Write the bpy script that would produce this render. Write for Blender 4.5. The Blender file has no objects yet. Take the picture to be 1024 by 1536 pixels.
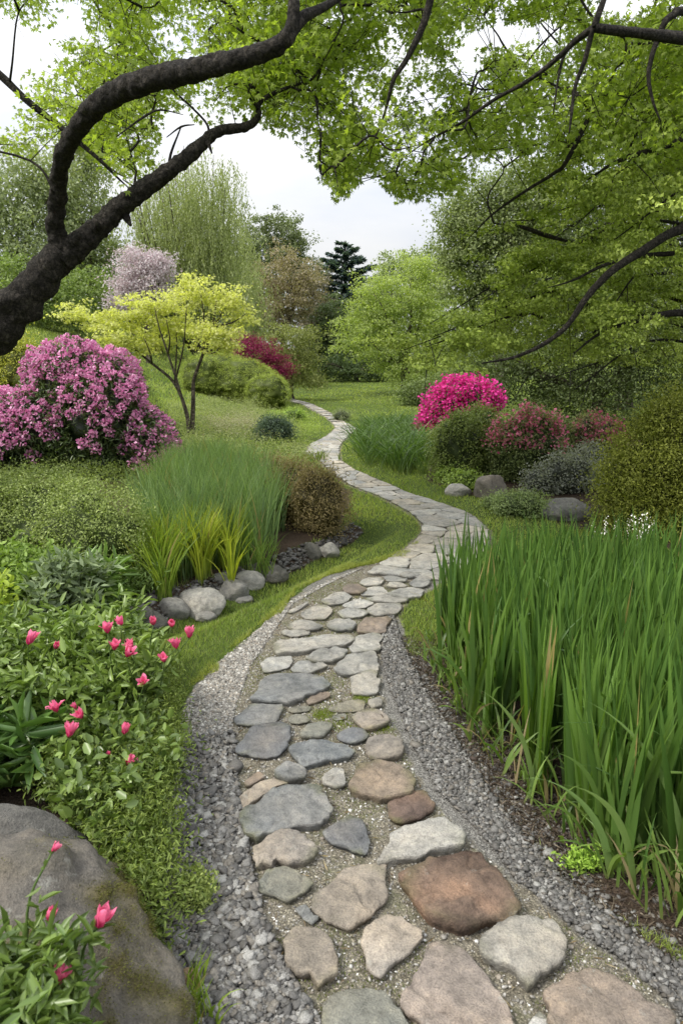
import bpy, math, random
import numpy as np
from math import radians, sin, cos, pi
random.seed(7)
rng = np.random.default_rng(11)
scene = bpy.context.scene
COL = scene.collection

# ---------------------------------------------------------------- camera
CAMZ, PITCH, FPX = 1.6, radians(12.3), 1024.0
cam_d = bpy.data.cameras.new("camera")
cam = bpy.data.objects.new("camera", cam_d)
COL.objects.link(cam)
cam.location = (0, 0, CAMZ)
cam.rotation_euler = (radians(90) - PITCH, 0, 0)
cam_d.sensor_fit = 'VERTICAL'; cam_d.sensor_height = 36.0; cam_d.lens = 24.0
cam_d.clip_start = 0.05; cam_d.clip_end = 2000
cam_d.dof.use_dof = True; cam_d.dof.focus_distance = 5.0; cam_d.dof.aperture_fstop = 8.0
scene.camera = cam
scene.render.resolution_x, scene.render.resolution_y = 682, 1024

# ---------------------------------------------------------------- light
SUN_EL, SUN_AZ = radians(52), radians(-115)     # azimuth measured from +Y towards +X
w = bpy.data.worlds.new("World"); scene.world = w; w.use_nodes = True
nt = w.node_tree; nt.nodes.clear()
def wn(t): return nt.nodes.new(t)
o_ = wn('ShaderNodeOutputWorld'); bg = wn('ShaderNodeBackground')
sky = wn('ShaderNodeTexSky'); sky.sky_type = 'NISHITA'; sky.sun_disc = False
sky.sun_elevation = SUN_EL; sky.sun_rotation = SUN_AZ
tc = wn('ShaderNodeTexCoord'); sep = wn('ShaderNodeSeparateXYZ')
nt.links.new(tc.outputs['Generated'], sep.inputs[0])
grad = wn('ShaderNodeMapRange'); grad.inputs['From Min'].default_value = 0.0; grad.inputs['From Max'].default_value = 1.0
grad.inputs['To Min'].default_value = 3.7; grad.inputs['To Max'].default_value = 17.0
nt.links.new(sep.outputs['Z'], grad.inputs['Value'])
nz = wn('ShaderNodeTexNoise'); nz.inputs['Scale'].default_value = 3.2; nz.inputs['Detail'].default_value = 5
mp = wn('ShaderNodeMapping'); mp.inputs['Scale'].default_value = (1, 1, 3.5)
nt.links.new(tc.outputs['Generated'], mp.inputs[0]); nt.links.new(mp.outputs[0], nz.inputs['Vector'])
cr = wn('ShaderNodeValToRGB')
cr.color_ramp.elements[0].position = 0.35; cr.color_ramp.elements[0].color = (0.80, 0.84, 0.93, 1)
cr.color_ramp.elements[1].position = 0.65; cr.color_ramp.elements[1].color = (1.0, 1.0, 1.0, 1)
nt.links.new(nz.outputs['Fac'], cr.inputs[0])
mul = wn('ShaderNodeVectorMath'); mul.operation = 'SCALE'
nt.links.new(cr.outputs[0], mul.inputs[0]); nt.links.new(grad.outputs[0], mul.inputs['Scale'])
mx = wn('ShaderNodeMix'); mx.data_type = 'RGBA'; mx.inputs['Factor'].default_value = 0.93
nt.links.new(sky.outputs[0], mx.inputs[6]); nt.links.new(mul.outputs[0], mx.inputs[7])
nt.links.new(mx.outputs[2], bg.inputs[0]); bg.inputs[1].default_value = 0.1
nt.links.new(bg.outputs[0], o_.inputs[0])
sl = bpy.data.lights.new("sun", 'SUN'); sl.energy = 2.3; sl.angle = radians(11); sl.color = (1.0, 0.95, 0.86)
sun = bpy.data.objects.new("sun", sl); COL.objects.link(sun)
from mathutils import Vector
sd = Vector((sin(SUN_AZ) * cos(SUN_EL), cos(SUN_AZ) * cos(SUN_EL), sin(SUN_EL)))
sun.rotation_euler = sd.to_track_quat('Z', 'Y').to_euler(); sun.location = (0, 0, 30)
scene.view_settings.view_transform = 'Standard'; scene.view_settings.look = 'None'
scene.view_settings.exposure = 0.74; scene.view_settings.gamma = 1.0; scene.view_settings.use_curve_mapping = False
cy = scene.cycles
cy.max_bounces = 7; cy.diffuse_bounces = 4; cy.glossy_bounces = 2; cy.transmission_bounces = 4; cy.transparent_max_bounces = 4
cy.caustics_reflective = False; cy.caustics_refractive = False

# ---------------------------------------------------------------- helpers
def smooth(a, b, x):
    t = np.clip((x - a) / (b - a), 0, 1); return t * t * (3 - 2 * t)

def hash3(ix, iy, iz):
    n = (ix * 374761393 + iy * 668265263 + iz * 2147483647 + 1013904223).astype(np.int64) & 0xffffffff
    n = ((n ^ (n >> 13)) * 1274126177) & 0xffffffff
    n = (n ^ (n >> 16)) & 0xffffffff
    return n / 4294967295.0

def vnoise(P, f=1.0, seed=0):
    P = np.asarray(P, float) * f + seed * 17.31
    i = np.floor(P).astype(np.int64); u = P - i; u = u * u * (3 - 2 * u)
    r = 0
    for dx in (0, 1):
        for dy in (0, 1):
            for dz in (0, 1):
                wgt = (u[..., 0] if dx else 1 - u[..., 0]) * (u[..., 1] if dy else 1 - u[..., 1]) * (u[..., 2] if dz else 1 - u[..., 2])
                r = r + wgt * hash3(i[..., 0] + dx, i[..., 1] + dy, i[..., 2] + dz)
    return r * 2 - 1

def fnoise(P, f=1.0, seed=0, oct=3):
    a, r = 1.0, 0
    for k in range(oct):
        r = r + a * vnoise(P, f * 2 ** k, seed + k); a *= .5
    return r

def ray(px, py):
    a = (px - 512) / FPX; b = (768 - py) / FPX
    return np.array([a, cos(PITCH) + b * sin(PITCH), -sin(PITCH) + b * cos(PITCH)])

def W(px, py, Y):                      # point on the ray of a picture position at ground distance Y
    d = ray(px, py); return np.array([0, 0, CAMZ]) + d * (Y / d[1])

def flat(px, py, z=0.0):
    d = ray(px, py); t = (z - CAMZ) / d[2]; return np.array([d[0] * t, d[1] * t])

def seg_dist(X, Y, pl):
    D = np.full(np.shape(X), 1e9)
    for (ax, ay), (bx, by) in zip(pl[:-1], pl[1:]):
        vx, vy = bx - ax, by - ay; L = vx * vx + vy * vy + 1e-9
        t = np.clip(((X - ax) * vx + (Y - ay) * vy) / L, 0, 1)
        D = np.minimum(D, np.hypot(X - ax - t * vx, Y - ay - t * vy))
    return D

DITCH = [flat(*p) for p in [(60, 1010), (180, 945), (260, 918), (340, 888), (420, 858), (500, 822), (545, 795)]]

def H(X, Y):                           # the terrain
    X = np.asarray(X, float); Y = np.asarray(Y, float)
    sp = np.log1p(np.exp(np.clip((-X - 2.6) * 1.6, -30, 30))) / 1.6
    h = 0.262 * np.minimum(sp, 16) * smooth(6.5, 17, Y)
    spr = np.log1p(np.exp(np.clip((X - 4.5) * 1.5, -30, 30))) / 1.5
    h = h + 0.10 * np.minimum(spr, 25) * smooth(6, 14, Y)
    h = h + 0.034 * np.clip(Y - 19, 0, 60)
    P = np.stack([X, Y, np.zeros_like(X)], -1)
    h = h + 0.10 * vnoise(P, .25, 3) * smooth(6, 15, Y) + .012 * vnoise(P, 1.7, 5) * smooth(1, 4, Y)
    dd = seg_dist(X, Y, DITCH)
    h = h - 0.16 * (1 - smooth(0.05, 0.42, dd))
    return h

TT = np.concatenate([np.linspace(0.5, 12, 500), np.geomspace(12.02, 260, 1400)])
def at(px, py, dz=0.0):                # where the ray of a picture position meets the terrain
    d = ray(px, py); X = d[0] * TT; Y = d[1] * TT; Z = CAMZ + d[2] * TT
    g = Z - (H(X, Y) + dz)
    k = np.argmax(g < 0)
    if k == 0: k = len(TT) - 1
    t0, t1 = TT[k - 1], TT[k]; t = t0 + (t1 - t0) * g[k - 1] / (g[k - 1] - g[k] + 1e-12)
    return np.array([d[0] * t, d[1] * t, CAMZ + d[2] * t])

def inpoly(X, Y, poly):
    r = np.zeros(np.shape(X), bool); n = len(poly)
    for i in range(n):
        x1, y1 = poly[i][:2]; x2, y2 = poly[(i + 1) % n][:2]
        c = ((y1 > Y) != (y2 > Y)) & (X < (x2 - x1) * (Y - y1) / (y2 - y1 + 1e-12) + x1)
        r ^= c
    return r

def sdf(X, Y, poly):                   # + inside
    d = seg_dist(X, Y, list(poly) + [poly[0]])
    return np.where(inpoly(X, Y, poly), d, -d)

def mesh_np(name, V, F, mat=None, col=None, smooth_=False):
    """F: one (M,k) array or a list of them"""
    if not isinstance(F, (list, tuple)): F = [F]
    V = np.asarray(V, np.float32)
    F = [np.asarray(f, np.int32) for f in F if len(f)]
    me = bpy.data.meshes.new(name)
    me.vertices.add(len(V)); me.vertices.foreach_set('co', V.ravel())
    idx = np.concatenate([f.ravel() for f in F])
    tot = np.concatenate([np.full(len(f), f.shape[1], np.int32) for f in F])
    st = np.concatenate([[0], np.cumsum(tot)[:-1]]).astype(np.int32)
    me.loops.add(len(idx)); me.loops.foreach_set('vertex_index', idx)
    me.polygons.add(len(tot)); me.polygons.foreach_set('loop_start', st)
    if smooth_: me.polygons.foreach_set('use_smooth', np.ones(len(tot), bool))
    me.update(calc_edges=True)
    if col is not None:
        ca = me.color_attributes.new('col', 'FLOAT_COLOR', 'POINT')
        c = np.ones((len(V), 4), np.float32); c[:, :3] = col
        ca.data.foreach_set('color', c.ravel())
    if mat: me.materials.append(mat)
    return me

def ob(name, me, parent=None):
    o = bpy.data.objects.new(name, me); COL.objects.link(o)
    if parent is not None:
        o.parent = parent
        o.matrix_parent_inverse = parent.matrix_basis.inverted()
    return o

def part(name, V, F, mat, parent, col=None, smooth_=False, kind=None):
    o = ob(name, mesh_np(name, V, F, mat, col, smooth_), parent)
    if kind: o['kind'] = kind
    return o

def tag(o, label, cat, group=None, kind=None):
    if label: o['label'] = label
    if cat: o['category'] = cat
    if group: o['group'] = group
    if kind: o['kind'] = kind
    return o

def thing(name, label, cat, loc, group=None):
    o = bpy.data.objects.new(name, None); COL.objects.link(o); o.location = loc
    o.empty_display_size = .1
    bpy.context.view_layer.update()
    return tag(o, label, cat, group)

def parts_merge(L):                    # [(V,[F..],C)] -> one
    Vs, Fs, Cs, n = [], {}, [], 0
    for V, F, C in L:
        if not isinstance(F, (list, tuple)): F = [F]
        for f in F:
            if len(f): Fs.setdefault(f.shape[1], []).append(f + n)
        Vs.append(V); Cs.append(np.broadcast_to(C, V.shape)); n += len(V)
    return np.concatenate(Vs), [np.concatenate(f) for f in Fs.values()], np.concatenate(Cs)

# ---------------------------------------------------------------- materials
def new_mat(name):
    m = bpy.data.materials.new(name); m.use_nodes = True; m.node_tree.nodes.clear(); return m, m.node_tree
def L(t, a, b): t.links.new(a, b)

def leaf_mat(name, trans=.35, rough=.55, spec=.3, tint=(1.15, 1.25, .55)):
    m, t = new_mat(name); N = t.nodes.new
    out = N('ShaderNodeOutputMaterial'); at_ = N('ShaderNodeVertexColor'); at_.layer_name = 'col'
    p = N('ShaderNodeBsdfPrincipled'); p.inputs['Roughness'].default_value = rough
    p.inputs['Specular IOR Level'].default_value = spec
    tr = N('ShaderNodeBsdfTranslucent'); mixc = N('ShaderNodeMix'); mixc.data_type = 'RGBA'; mixc.blend_type = 'MULTIPLY'
    mixc.inputs['Factor'].default_value = 1; mixc.inputs[7].default_value = (*tint, 1)
    L(t, at_.outputs[0], mixc.inputs[6]); L(t, at_.outputs[0], p.inputs['Base Color']); L(t, mixc.outputs[2], tr.inputs[0])
    ms = N('ShaderNodeMixShader'); ms.inputs[0].default_value = trans
    L(t, p.outputs[0], ms.inputs[1]); L(t, tr.outputs[0], ms.inputs[2]); L(t, ms.outputs[0], out.inputs[0])
    return m

def noise_node(t, scale, detail=4, rough=.6, coord='Object', vec=None, dist=0):
    n = t.nodes.new('ShaderNodeTexNoise'); n.inputs['Scale'].default_value = scale
    n.inputs['Detail'].default_value = detail; n.inputs['Roughness'].default_value = rough; n.inputs['Distortion'].default_value = dist
    if vec is None:
        c = t.nodes.new('ShaderNodeTexCoord'); vec = c.outputs[coord]
    L(t, vec, n.inputs['Vector']); return n

def ramp(t, inp, stops):
    r = t.nodes.new('ShaderNodeValToRGB'); e = r.color_ramp.elements
    while len(e) < len(stops): e.new(0.5)
    for i, (p, c) in enumerate(stops):
        e[i].position = p; e[i].color = (*c, 1) if len(c) == 3 else c
    L(t, inp, r.inputs[0]); return r

def mixrgb(t, fac, a, b, mode='MIX'):
    n = t.nodes.new('ShaderNodeMix'); n.data_type = 'RGBA'; n.blend_type = mode
    for s, v in ((0, fac), (6, a), (7, b)):
        if isinstance(v, (int, float)): n.inputs[s].default_value = v
        elif isinstance(v, tuple): n.inputs[s].default_value = (*v, 1)
        else: L(t, v, n.inputs[s])
    return n.outputs[2]

def math_(t, op, a, b=None):
    n = t.nodes.new('ShaderNodeMath'); n.operation = op
    for s, v in ((0, a), (1, b)):
        if v is None: continue
        if isinstance(v, (int, float)): n.inputs[s].default_value = v
        else: L(t, v, n.inputs[s])
    return n.outputs[0]

M_LEAF = leaf_mat('foliage')
M_LEAF_BRIGHT = leaf_mat('thin_spring_foliage', trans=.5, tint=(1.3, 1.4, .5))
M_TIER = leaf_mat('tier_foliage', trans=.12, rough=.5)
M_SHINY = leaf_mat('glossy_foliage', trans=.25, rough=.36, spec=.5)
M_BLADE = leaf_mat('blade_foliage', trans=.4, rough=.42, spec=.4, tint=(1.3, 1.35, .45))
M_PETAL = leaf_mat('petals', trans=.35, rough=.6, spec=.2, tint=(1.15, .9, 1.0))

def bark_mat(name, c1, c2, scale=14):
    m, t = new_mat(name); N = t.nodes.new
    out = N('ShaderNodeOutputMaterial'); p = N('ShaderNodeBsdfPrincipled'); p.inputs['Roughness'].default_value = .85
    p.inputs['Specular IOR Level'].default_value = .2
    a = noise_node(t, scale, 8, .7, dist=.6); b = noise_node(t, scale * 4, 5, .7)
    v = N('ShaderNodeTexVoronoi'); v.inputs['Scale'].default_value = scale * 2.3; v.feature = 'DISTANCE_TO_EDGE'
    c = N('ShaderNodeTexCoord'); mpp = N('ShaderNodeMapping'); mpp.inputs['Scale'].default_value = (1, 1, .45)
    ad = N('ShaderNodeVectorMath'); ad.operation = 'ADD'; sc = N('ShaderNodeVectorMath'); sc.operation = 'SCALE'; sc.inputs['Scale'].default_value = .12
    L(t, a.outputs['Color'], sc.inputs[0]); L(t, c.outputs['Object'], ad.inputs[0]); L(t, sc.outputs[0], ad.inputs[1])
    L(t, ad.outputs[0], mpp.inputs[0]); L(t, mpp.outputs[0], v.inputs['Vector'])
    col = ramp(t, a.outputs['Fac'], [(.3, c1), (.7, c2)])
    col2 = mixrgb(t, .5, col.outputs[0], ramp(t, b.outputs['Fac'], [(.35, tuple(x * .5 for x in c1)), (.7, tuple(min(1, x * 1.5) for x in c2))]).outputs[0])
    li = noise_node(t, scale * .6, 7, .75); lr = ramp(t, li.outputs['Fac'], [(.56, (0, 0, 0)), (.68, (.7, .7, .7))])
    col2 = mixrgb(t, math_(t, 'MULTIPLY', lr.outputs[0], .6), col2, tuple(min(.3, x * 2.6) for x in c2))
    fz = ramp(t, v.outputs['Distance'], [(.0, (.35, .35, .35)), (.12, (1, 1, 1))])
    col2 = mixrgb(t, 1.0, col2, fz.outputs[0], 'MULTIPLY')
    L(t, col2, p.inputs['Base Color'])
    bm = N('ShaderNodeBump'); bm.inputs['Strength'].default_value = .9; bm.inputs['Distance'].default_value = .035
    hh = math_(t, 'ADD', math_(t, 'MULTIPLY', math_(t, 'MINIMUM', v.outputs['Distance'], .25), 2.5), b.outputs['Fac'])
    L(t, hh, bm.inputs['Height']); L(t, bm.outputs[0], p.inputs['Normal']); L(t, p.outputs[0], out.inputs[0])
    return m
M_BARK_DARK = bark_mat('dark_bark', (.014, .012, .010), (.085, .073, .060))
M_BARK = bark_mat('bark', (.06, .05, .04), (.16, .13, .10), 6)

def stone_mat(name='stone', sc=1.0, moss=False):
    m, t = new_mat(name); N = t.nodes.new
    out = N('ShaderNodeOutputMaterial'); p = N('ShaderNodeBsdfPrincipled'); p.inputs['Roughness'].default_value = .8
    p.inputs['Specular IOR Level'].default_value = .25
    geo = N('ShaderNodeNewGeometry'); pos = geo.outputs['Position']
    vc = N('ShaderNodeVertexColor'); vc.layer_name = 'col'
    big = noise_node(t, 5 * sc, 6, .65, vec=pos, dist=.4); mid = noise_node(t, 28 * sc, 6, .7, vec=pos)
    fine = noise_node(t, 190 * sc, 3, .6, vec=pos)
    c = mixrgb(t, 1.0, vc.outputs[0], ramp(t, big.outputs['Fac'], [(.28, (.62, .63, .63)), (.5, (.98, .98, .97)), (.74, (1.3, 1.24, 1.15))]).outputs[0], 'MULTIPLY')
    c = mixrgb(t, 1.0, c, ramp(t, mid.outputs['Fac'], [(.3, (.62, .62, .62)), (.5, (1.0, 1, 1)), (.7, (1.3, 1.28, 1.22))]).outputs[0], 'MULTIPLY')
    c = mixrgb(t, 1.0, c, ramp(t, fine.outputs['Fac'], [(.3, (.76, .75, .74)), (.5, (1, 1, 1)), (.70, (1.28, 1.26, 1.22))]).outputs[0], 'MULTIPLY')
    lich = noise_node(t, 11 * sc, 7, .75, vec=pos)
    lf = ramp(t, lich.outputs['Fac'], [(.60, (0, 0, 0)), (.66, (.75, .75, .75))])
    c = mixrgb(t, math_(t, 'MULTIPLY', lf.outputs[0], .5), c, (.34, .34, .30))
    L(t, c, p.inputs['Base Color'])
    b1 = N('ShaderNodeBump'); b1.inputs['Strength'].default_value = .9; b1.inputs['Distance'].default_value = .016
    L(t, math_(t, 'ADD', mid.outputs['Fac'], math_(t, 'MULTIPLY', fine.outputs['Fac'], .35)), b1.inputs['Height'])
    L(t, b1.outputs[0], p.inputs['Normal']); L(t, p.outputs[0], out.inputs[0])
    return m
M_STONE = stone_mat(); M_BOULDER = stone_mat('mossy_boulder_stone', .8, True)

def pebble_mat():
    m, t = new_mat('pebble'); N = t.nodes.new
    out = N('ShaderNodeOutputMaterial'); p = N('ShaderNodeBsdfPrincipled'); p.inputs['Roughness'].default_value = .7
    vc = N('ShaderNodeVertexColor'); vc.layer_name = 'col'; geo = N('ShaderNodeNewGeometry')
    f = noise_node(t, 260, 2, .6, vec=geo.outputs['Position'])
    c = mixrgb(t, 1.0, vc.outputs[0], ramp(t, f.outputs['Fac'], [(.3, (.6, .6, .6)), (.7, (1.35, 1.35, 1.35))]).outputs[0], 'MULTIPLY')
    L(t, c, p.inputs['Base Color']); L(t, p.outputs[0], out.inputs[0]); return m
M_PEBBLE = pebble_mat()

def ground_mat():
    m, t = new_mat('ground'); N = t.nodes.new
    out = N('ShaderNodeOutputMaterial'); p = N('ShaderNodeBsdfPrincipled'); p.inputs['Roughness'].default_value = .9
    p.inputs['Specular IOR Level'].default_value = .15
    geo = N('ShaderNodeNewGeometry'); pos = geo.outputs['Position']
    vc = N('ShaderNodeVertexColor'); vc.layer_name = 'col'; sp = N('ShaderNodeSeparateColor'); L(t, vc.outputs[0], sp.inputs[0])
    e = noise_node(t, 9, 6, .7, vec=pos); big = noise_node(t, 1.1, 5, .6, vec=pos); fine = noise_node(t, 120, 4, .75, vec=pos); mid = noise_node(t, 22, 6, .7, vec=pos)
    vo = N('ShaderNodeTexVoronoi'); vo.inputs['Scale'].default_value = 85; L(t, pos, vo.inputs['Vector'])
    vo2 = N('ShaderNodeTexVoronoi'); vo2.inputs['Scale'].default_value = 260; L(t, pos, vo2.inputs['Vector'])
    # grass soil tone
    g = ramp(t, mid.outputs['Fac'], [(.3, (.035, .055, .012)), (.6, (.075, .11, .022)), (.8, (.11, .14, .035))])
    # sand and grit with moss
    sbase = ramp(t, mid.outputs['Fac'], [(.3, (.12, .105, .078)), (.5, (.19, .172, .132)), (.75, (.27, .245, .195))])
    vsp = N('ShaderNodeSeparateColor'); L(t, vo2.outputs['Color'], vsp.inputs[0])
    grit = ramp(t, vsp.outputs[0], [(.0, (.5, .5, .5)), (.55, (.95, .95, .95)), (.86, (1.2, 1.2, 1.2)), (.93, (2.0, 2.0, 1.95))])
    s = mixrgb(t, 1.0, sbase.outputs[0], grit.outputs[0], 'MULTIPLY')
    ms = noise_node(t, 6.5, 7, .75, vec=pos, dist=.5)
    mm = ramp(t, ms.outputs['Fac'], [(.50, (0, 0, 0)), (.70, (.55, .55, .55))])
    s = mixrgb(t, mm.outputs[0], s, (.10, .115, .04))
    # pale crushed gravel
    g2b = ramp(t, vsp.outputs[1], [(0, (.08, .077, .07)), (.5, (.18, .172, .155)), (1, (.34, .33, .30))])
    g2 = mixrgb(t, 1.0, g2b.outputs[0], ramp(t, mid.outputs['Fac'], [(.3, (.65, .65, .65)), (.7, (1.2, 1.2, 1.2))]).outputs[0], 'MULTIPLY')
    # soil
    so = ramp(t, fine.outputs['Fac'], [(.3, (.018, .012, .008)), (.5, (.06, .042, .03)), (.72, (.13, .095, .065))])
    def edge(ch):
        a = math_(t, 'ADD', ch, math_(t, 'MULTIPLY', math_(t, 'SUBTRACT', e.outputs['Fac'], .5), .9))
        return ramp(t, a, [(.42, (0, 0, 0)), (.58, (1, 1, 1))]).outputs[0]
    c = mixrgb(t, edge(sp.outputs[0]), g.outputs[0], s)
    c = mixrgb(t, edge(sp.outputs[2]), c, g2)
    c = mixrgb(t, edge(sp.outputs[1]), c, so.outputs[0])
    L(t, c, p.inputs['Base Color'])
    b = N('ShaderNodeBump'); b.inputs['Strength'].default_value = .8; b.inputs['Distance'].default_value = .015
    L(t, math_(t, 'ADD', fine.outputs['Fac'], math_(t, 'MULTIPLY', vo.outputs['Distance'], -.8)), b.inputs['Height'])
    L(t, b.outputs[0], p.inputs['Normal']); L(t, p.outputs[0], out.inputs[0]); return m
M_GROUND = ground_mat()

# ---------------------------------------------------------------- geometry builders
def nrm(v): return v / (np.linalg.norm(v, axis=-1, keepdims=True) + 1e-9)

T_QUAD = (np.array([[0, 0, 0], [.30, .45, .06], [0, 1, -.04], [-.30, .45, .06]]), np.array([[0, 1, 2, 3]]))
T_SLIM = (np.array([[0, 0, 0], [.13, .4, .03], [0, 1, -.12], [-.13, .4, .03]]), np.array([[0, 1, 2, 3]]))
T_OVAL = (np.array([[0, 0, 0], [.20, .28, .07], [.17, .68, .03], [0, 1, -.14], [-.17, .68, .03], [-.20, .28, .07], [0, .5, -.02]]),
          np.array([[0, 1, 2, 6], [6, 2, 3, 3], [0, 6, 4, 5], [6, 3, 3, 4]])[[0, 2]])
T_OVAL = (np.array([[0, 0, 0], [.20, .28, .07], [.17, .68, .03], [0, 1, -.14], [-.17, .68, .03], [-.20, .28, .07]]),
          np.array([[0, 1, 2, 3], [0, 3, 4, 5]]))
T_LANCE = (T_OVAL[0] * np.array([.62, 1, 1]), T_OVAL[1])
def _star():
    V, F = [], []
    for k, (a, l, wd) in enumerate([(-118, .45, .12), (-62, .72, .15), (-18, .9, .16), (24, .95, .16), (64, .70, .15), (120, .45, .12)]):
        a = radians(a); d = np.array([sin(a), cos(a)]); s = np.array([cos(a), -sin(a)])
        for q, (dd, ss, z) in enumerate([(0, 0, 0), (.5 * l, wd, .03), (l, 0, -.10 * l), (.5 * l, -wd, .03)]):
            V.append([*(d * dd + s * ss), z])
        F.append([4 * k, 4 * k + 1, 4 * k + 2, 4 * k + 3])
    return np.array(V), np.array(F)
T_STAR = _star()
T_STAR3 = (T_STAR[0][4:20].copy(), T_STAR[1][:4])

def frames(D, Nn):
    y = nrm(D); z = nrm(Nn - (Nn * y).sum(-1, keepdims=True) * y); x = np.cross(y, z)
    return x, y, z

def leaves(P, D, Nn, size, templ=T_QUAD, width=1.0):
    tv, tf = templ; n = len(P); k = len(tv)
    x, y, z = frames(D, Nn); s = np.broadcast_to(np.asarray(size, float), (n,))[:, None, None]
    wd = np.broadcast_to(np.asarray(width, float), (n,))[:, None, None]
    V = P[:, None, :] + s * (tv[None, :, 0:1] * x[:, None] * wd + tv[None, :, 1:2] * y[:, None] + tv[None, :, 2:3] * z[:, None])
    F = tf[None] + (np.arange(n) * k)[:, None, None]
    return V.reshape(-1, 3), F.reshape(-1, tf.shape[1]), k

def lerp_cols(c1, c2, t): 
    c1, c2 = np.array(c1), np.array(c2); return c1 + (c2 - c1) * np.asarray(t)[:, None]

def rnd_dirs(n, up=0.0):
    d = rng.normal(size=(n, 3)); d[:, 2] += up; return nrm(d)

def desat(C, k=.06):
    l = C @ np.array([.3, .6, .1]); return C * (1 - k) + l[:, None] * np.array([1.0, 1.0, .82]) * k
GAIN = 1.75
def leaf_geo(P, size, c1, c2, templ=T_QUAD, up=.8, out=None, g=None, jit=.35, droop=0.0, width=1.0, dirs=None):
    """leaves at P; normals lean up and (if given) along out"""
    n = len(P)
    Nn = rnd_dirs(n) + np.array([0, 0, up])
    if out is not None: Nn = Nn + out * 1.0
    D = rnd_dirs(n) if dirs is None else dirs + rng.normal(size=(n, 3)) * .35
    D = D + np.array([0, 0, -droop])
    s = size * rng.uniform(1 - jit, 1 + jit, n)
    V, F, k = leaves(P, D, nrm(Nn), s, templ, width)
    t = rng.beta(2, 2, n) * .75 + (0.25 * g if g is not None else .25 * rng.random(n))
    C = lerp_cols(c1, c2, t) * rng.uniform(.8, 1.2, (n, 1)) * (GAIN if c1[1] > c1[0] * .6 else 1)
    if c1[1] > c1[0] * .6: C = desat(C)
    return V, F, np.repeat(C, k, 0)

def tube(pts, rad, seg=8, noise=.0, col=(1, 1, 1), cap=True, sub=1):
    pts = np.asarray(pts, float); rad = np.asarray(rad, float)
    if sub > 1 and len(pts) > 2: pts, rad = spline(pts, rad, sub)
    n = len(pts); T = np.gradient(pts, axis=0); T = nrm(T)
    ref = np.array([0, 0, 1.]) if abs(T[0][2]) < .9 else np.array([1., 0, 0])
    u = nrm(np.cross(T[0], ref)); U = [u]
    for i in range(1, n):
        u = u - T[i] * (u @ T[i]); u = nrm(u); U.append(u)
    U = np.array(U); B = np.cross(T, U)
    a = np.linspace(0, 2 * pi, seg, endpoint=False)
    R = rad[:, None, None] * (np.cos(a)[None, :, None] * U[:, None] + np.sin(a)[None, :, None] * B[:, None])
    V = pts[:, None] + R
    if noise: V = V + R * (noise * fnoise(V, 1.1 / max(rad.mean(), .01), 2))[..., None]
    V = V.reshape(-1, 3)
    i = np.arange(n - 1)[:, None] * seg; j = np.arange(seg)[None]; j2 = (j + 1) % seg
    F = np.stack([i + j, i + j2, i + seg + j2, i + seg + j], -1).reshape(-1, 4)
    Fs = [F]
    if cap:
        V = np.concatenate([V, pts[-1:], pts[:1]]); e = (n - 1) * seg
        jj = np.arange(seg); j2 = (jj + 1) % seg
        Fs.append(np.stack([e + jj, e + j2, np.full(seg, len(V) - 2)], -1))
        Fs.append(np.stack([j2, jj, np.full(seg, len(V) - 1)], -1))
    return V, Fs, np.broadcast_to(np.array(col, float), V.shape)

def spline(pts, rad, sub):
    P = np.vstack([2 * pts[0] - pts[1], pts, 2 * pts[-1] - pts[-2]]); out, ro = [], []
    for i in range(1, len(P) - 2):
        for k in range(sub):
            t = k / sub; p0, p1, p2, p3 = P[i - 1:i + 3]
            out.append(.5 * (2 * p1 + (p2 - p0) * t + (2 * p0 - 5 * p1 + 4 * p2 - p3) * t * t + (3 * p1 - p0 - 3 * p2 + p3) * t ** 3))
            ro.append(rad[i - 1] * (1 - t) + rad[i] * t)
    out.append(pts[-1]); ro.append(rad[-1]); return np.array(out), np.array(ro)

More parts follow.
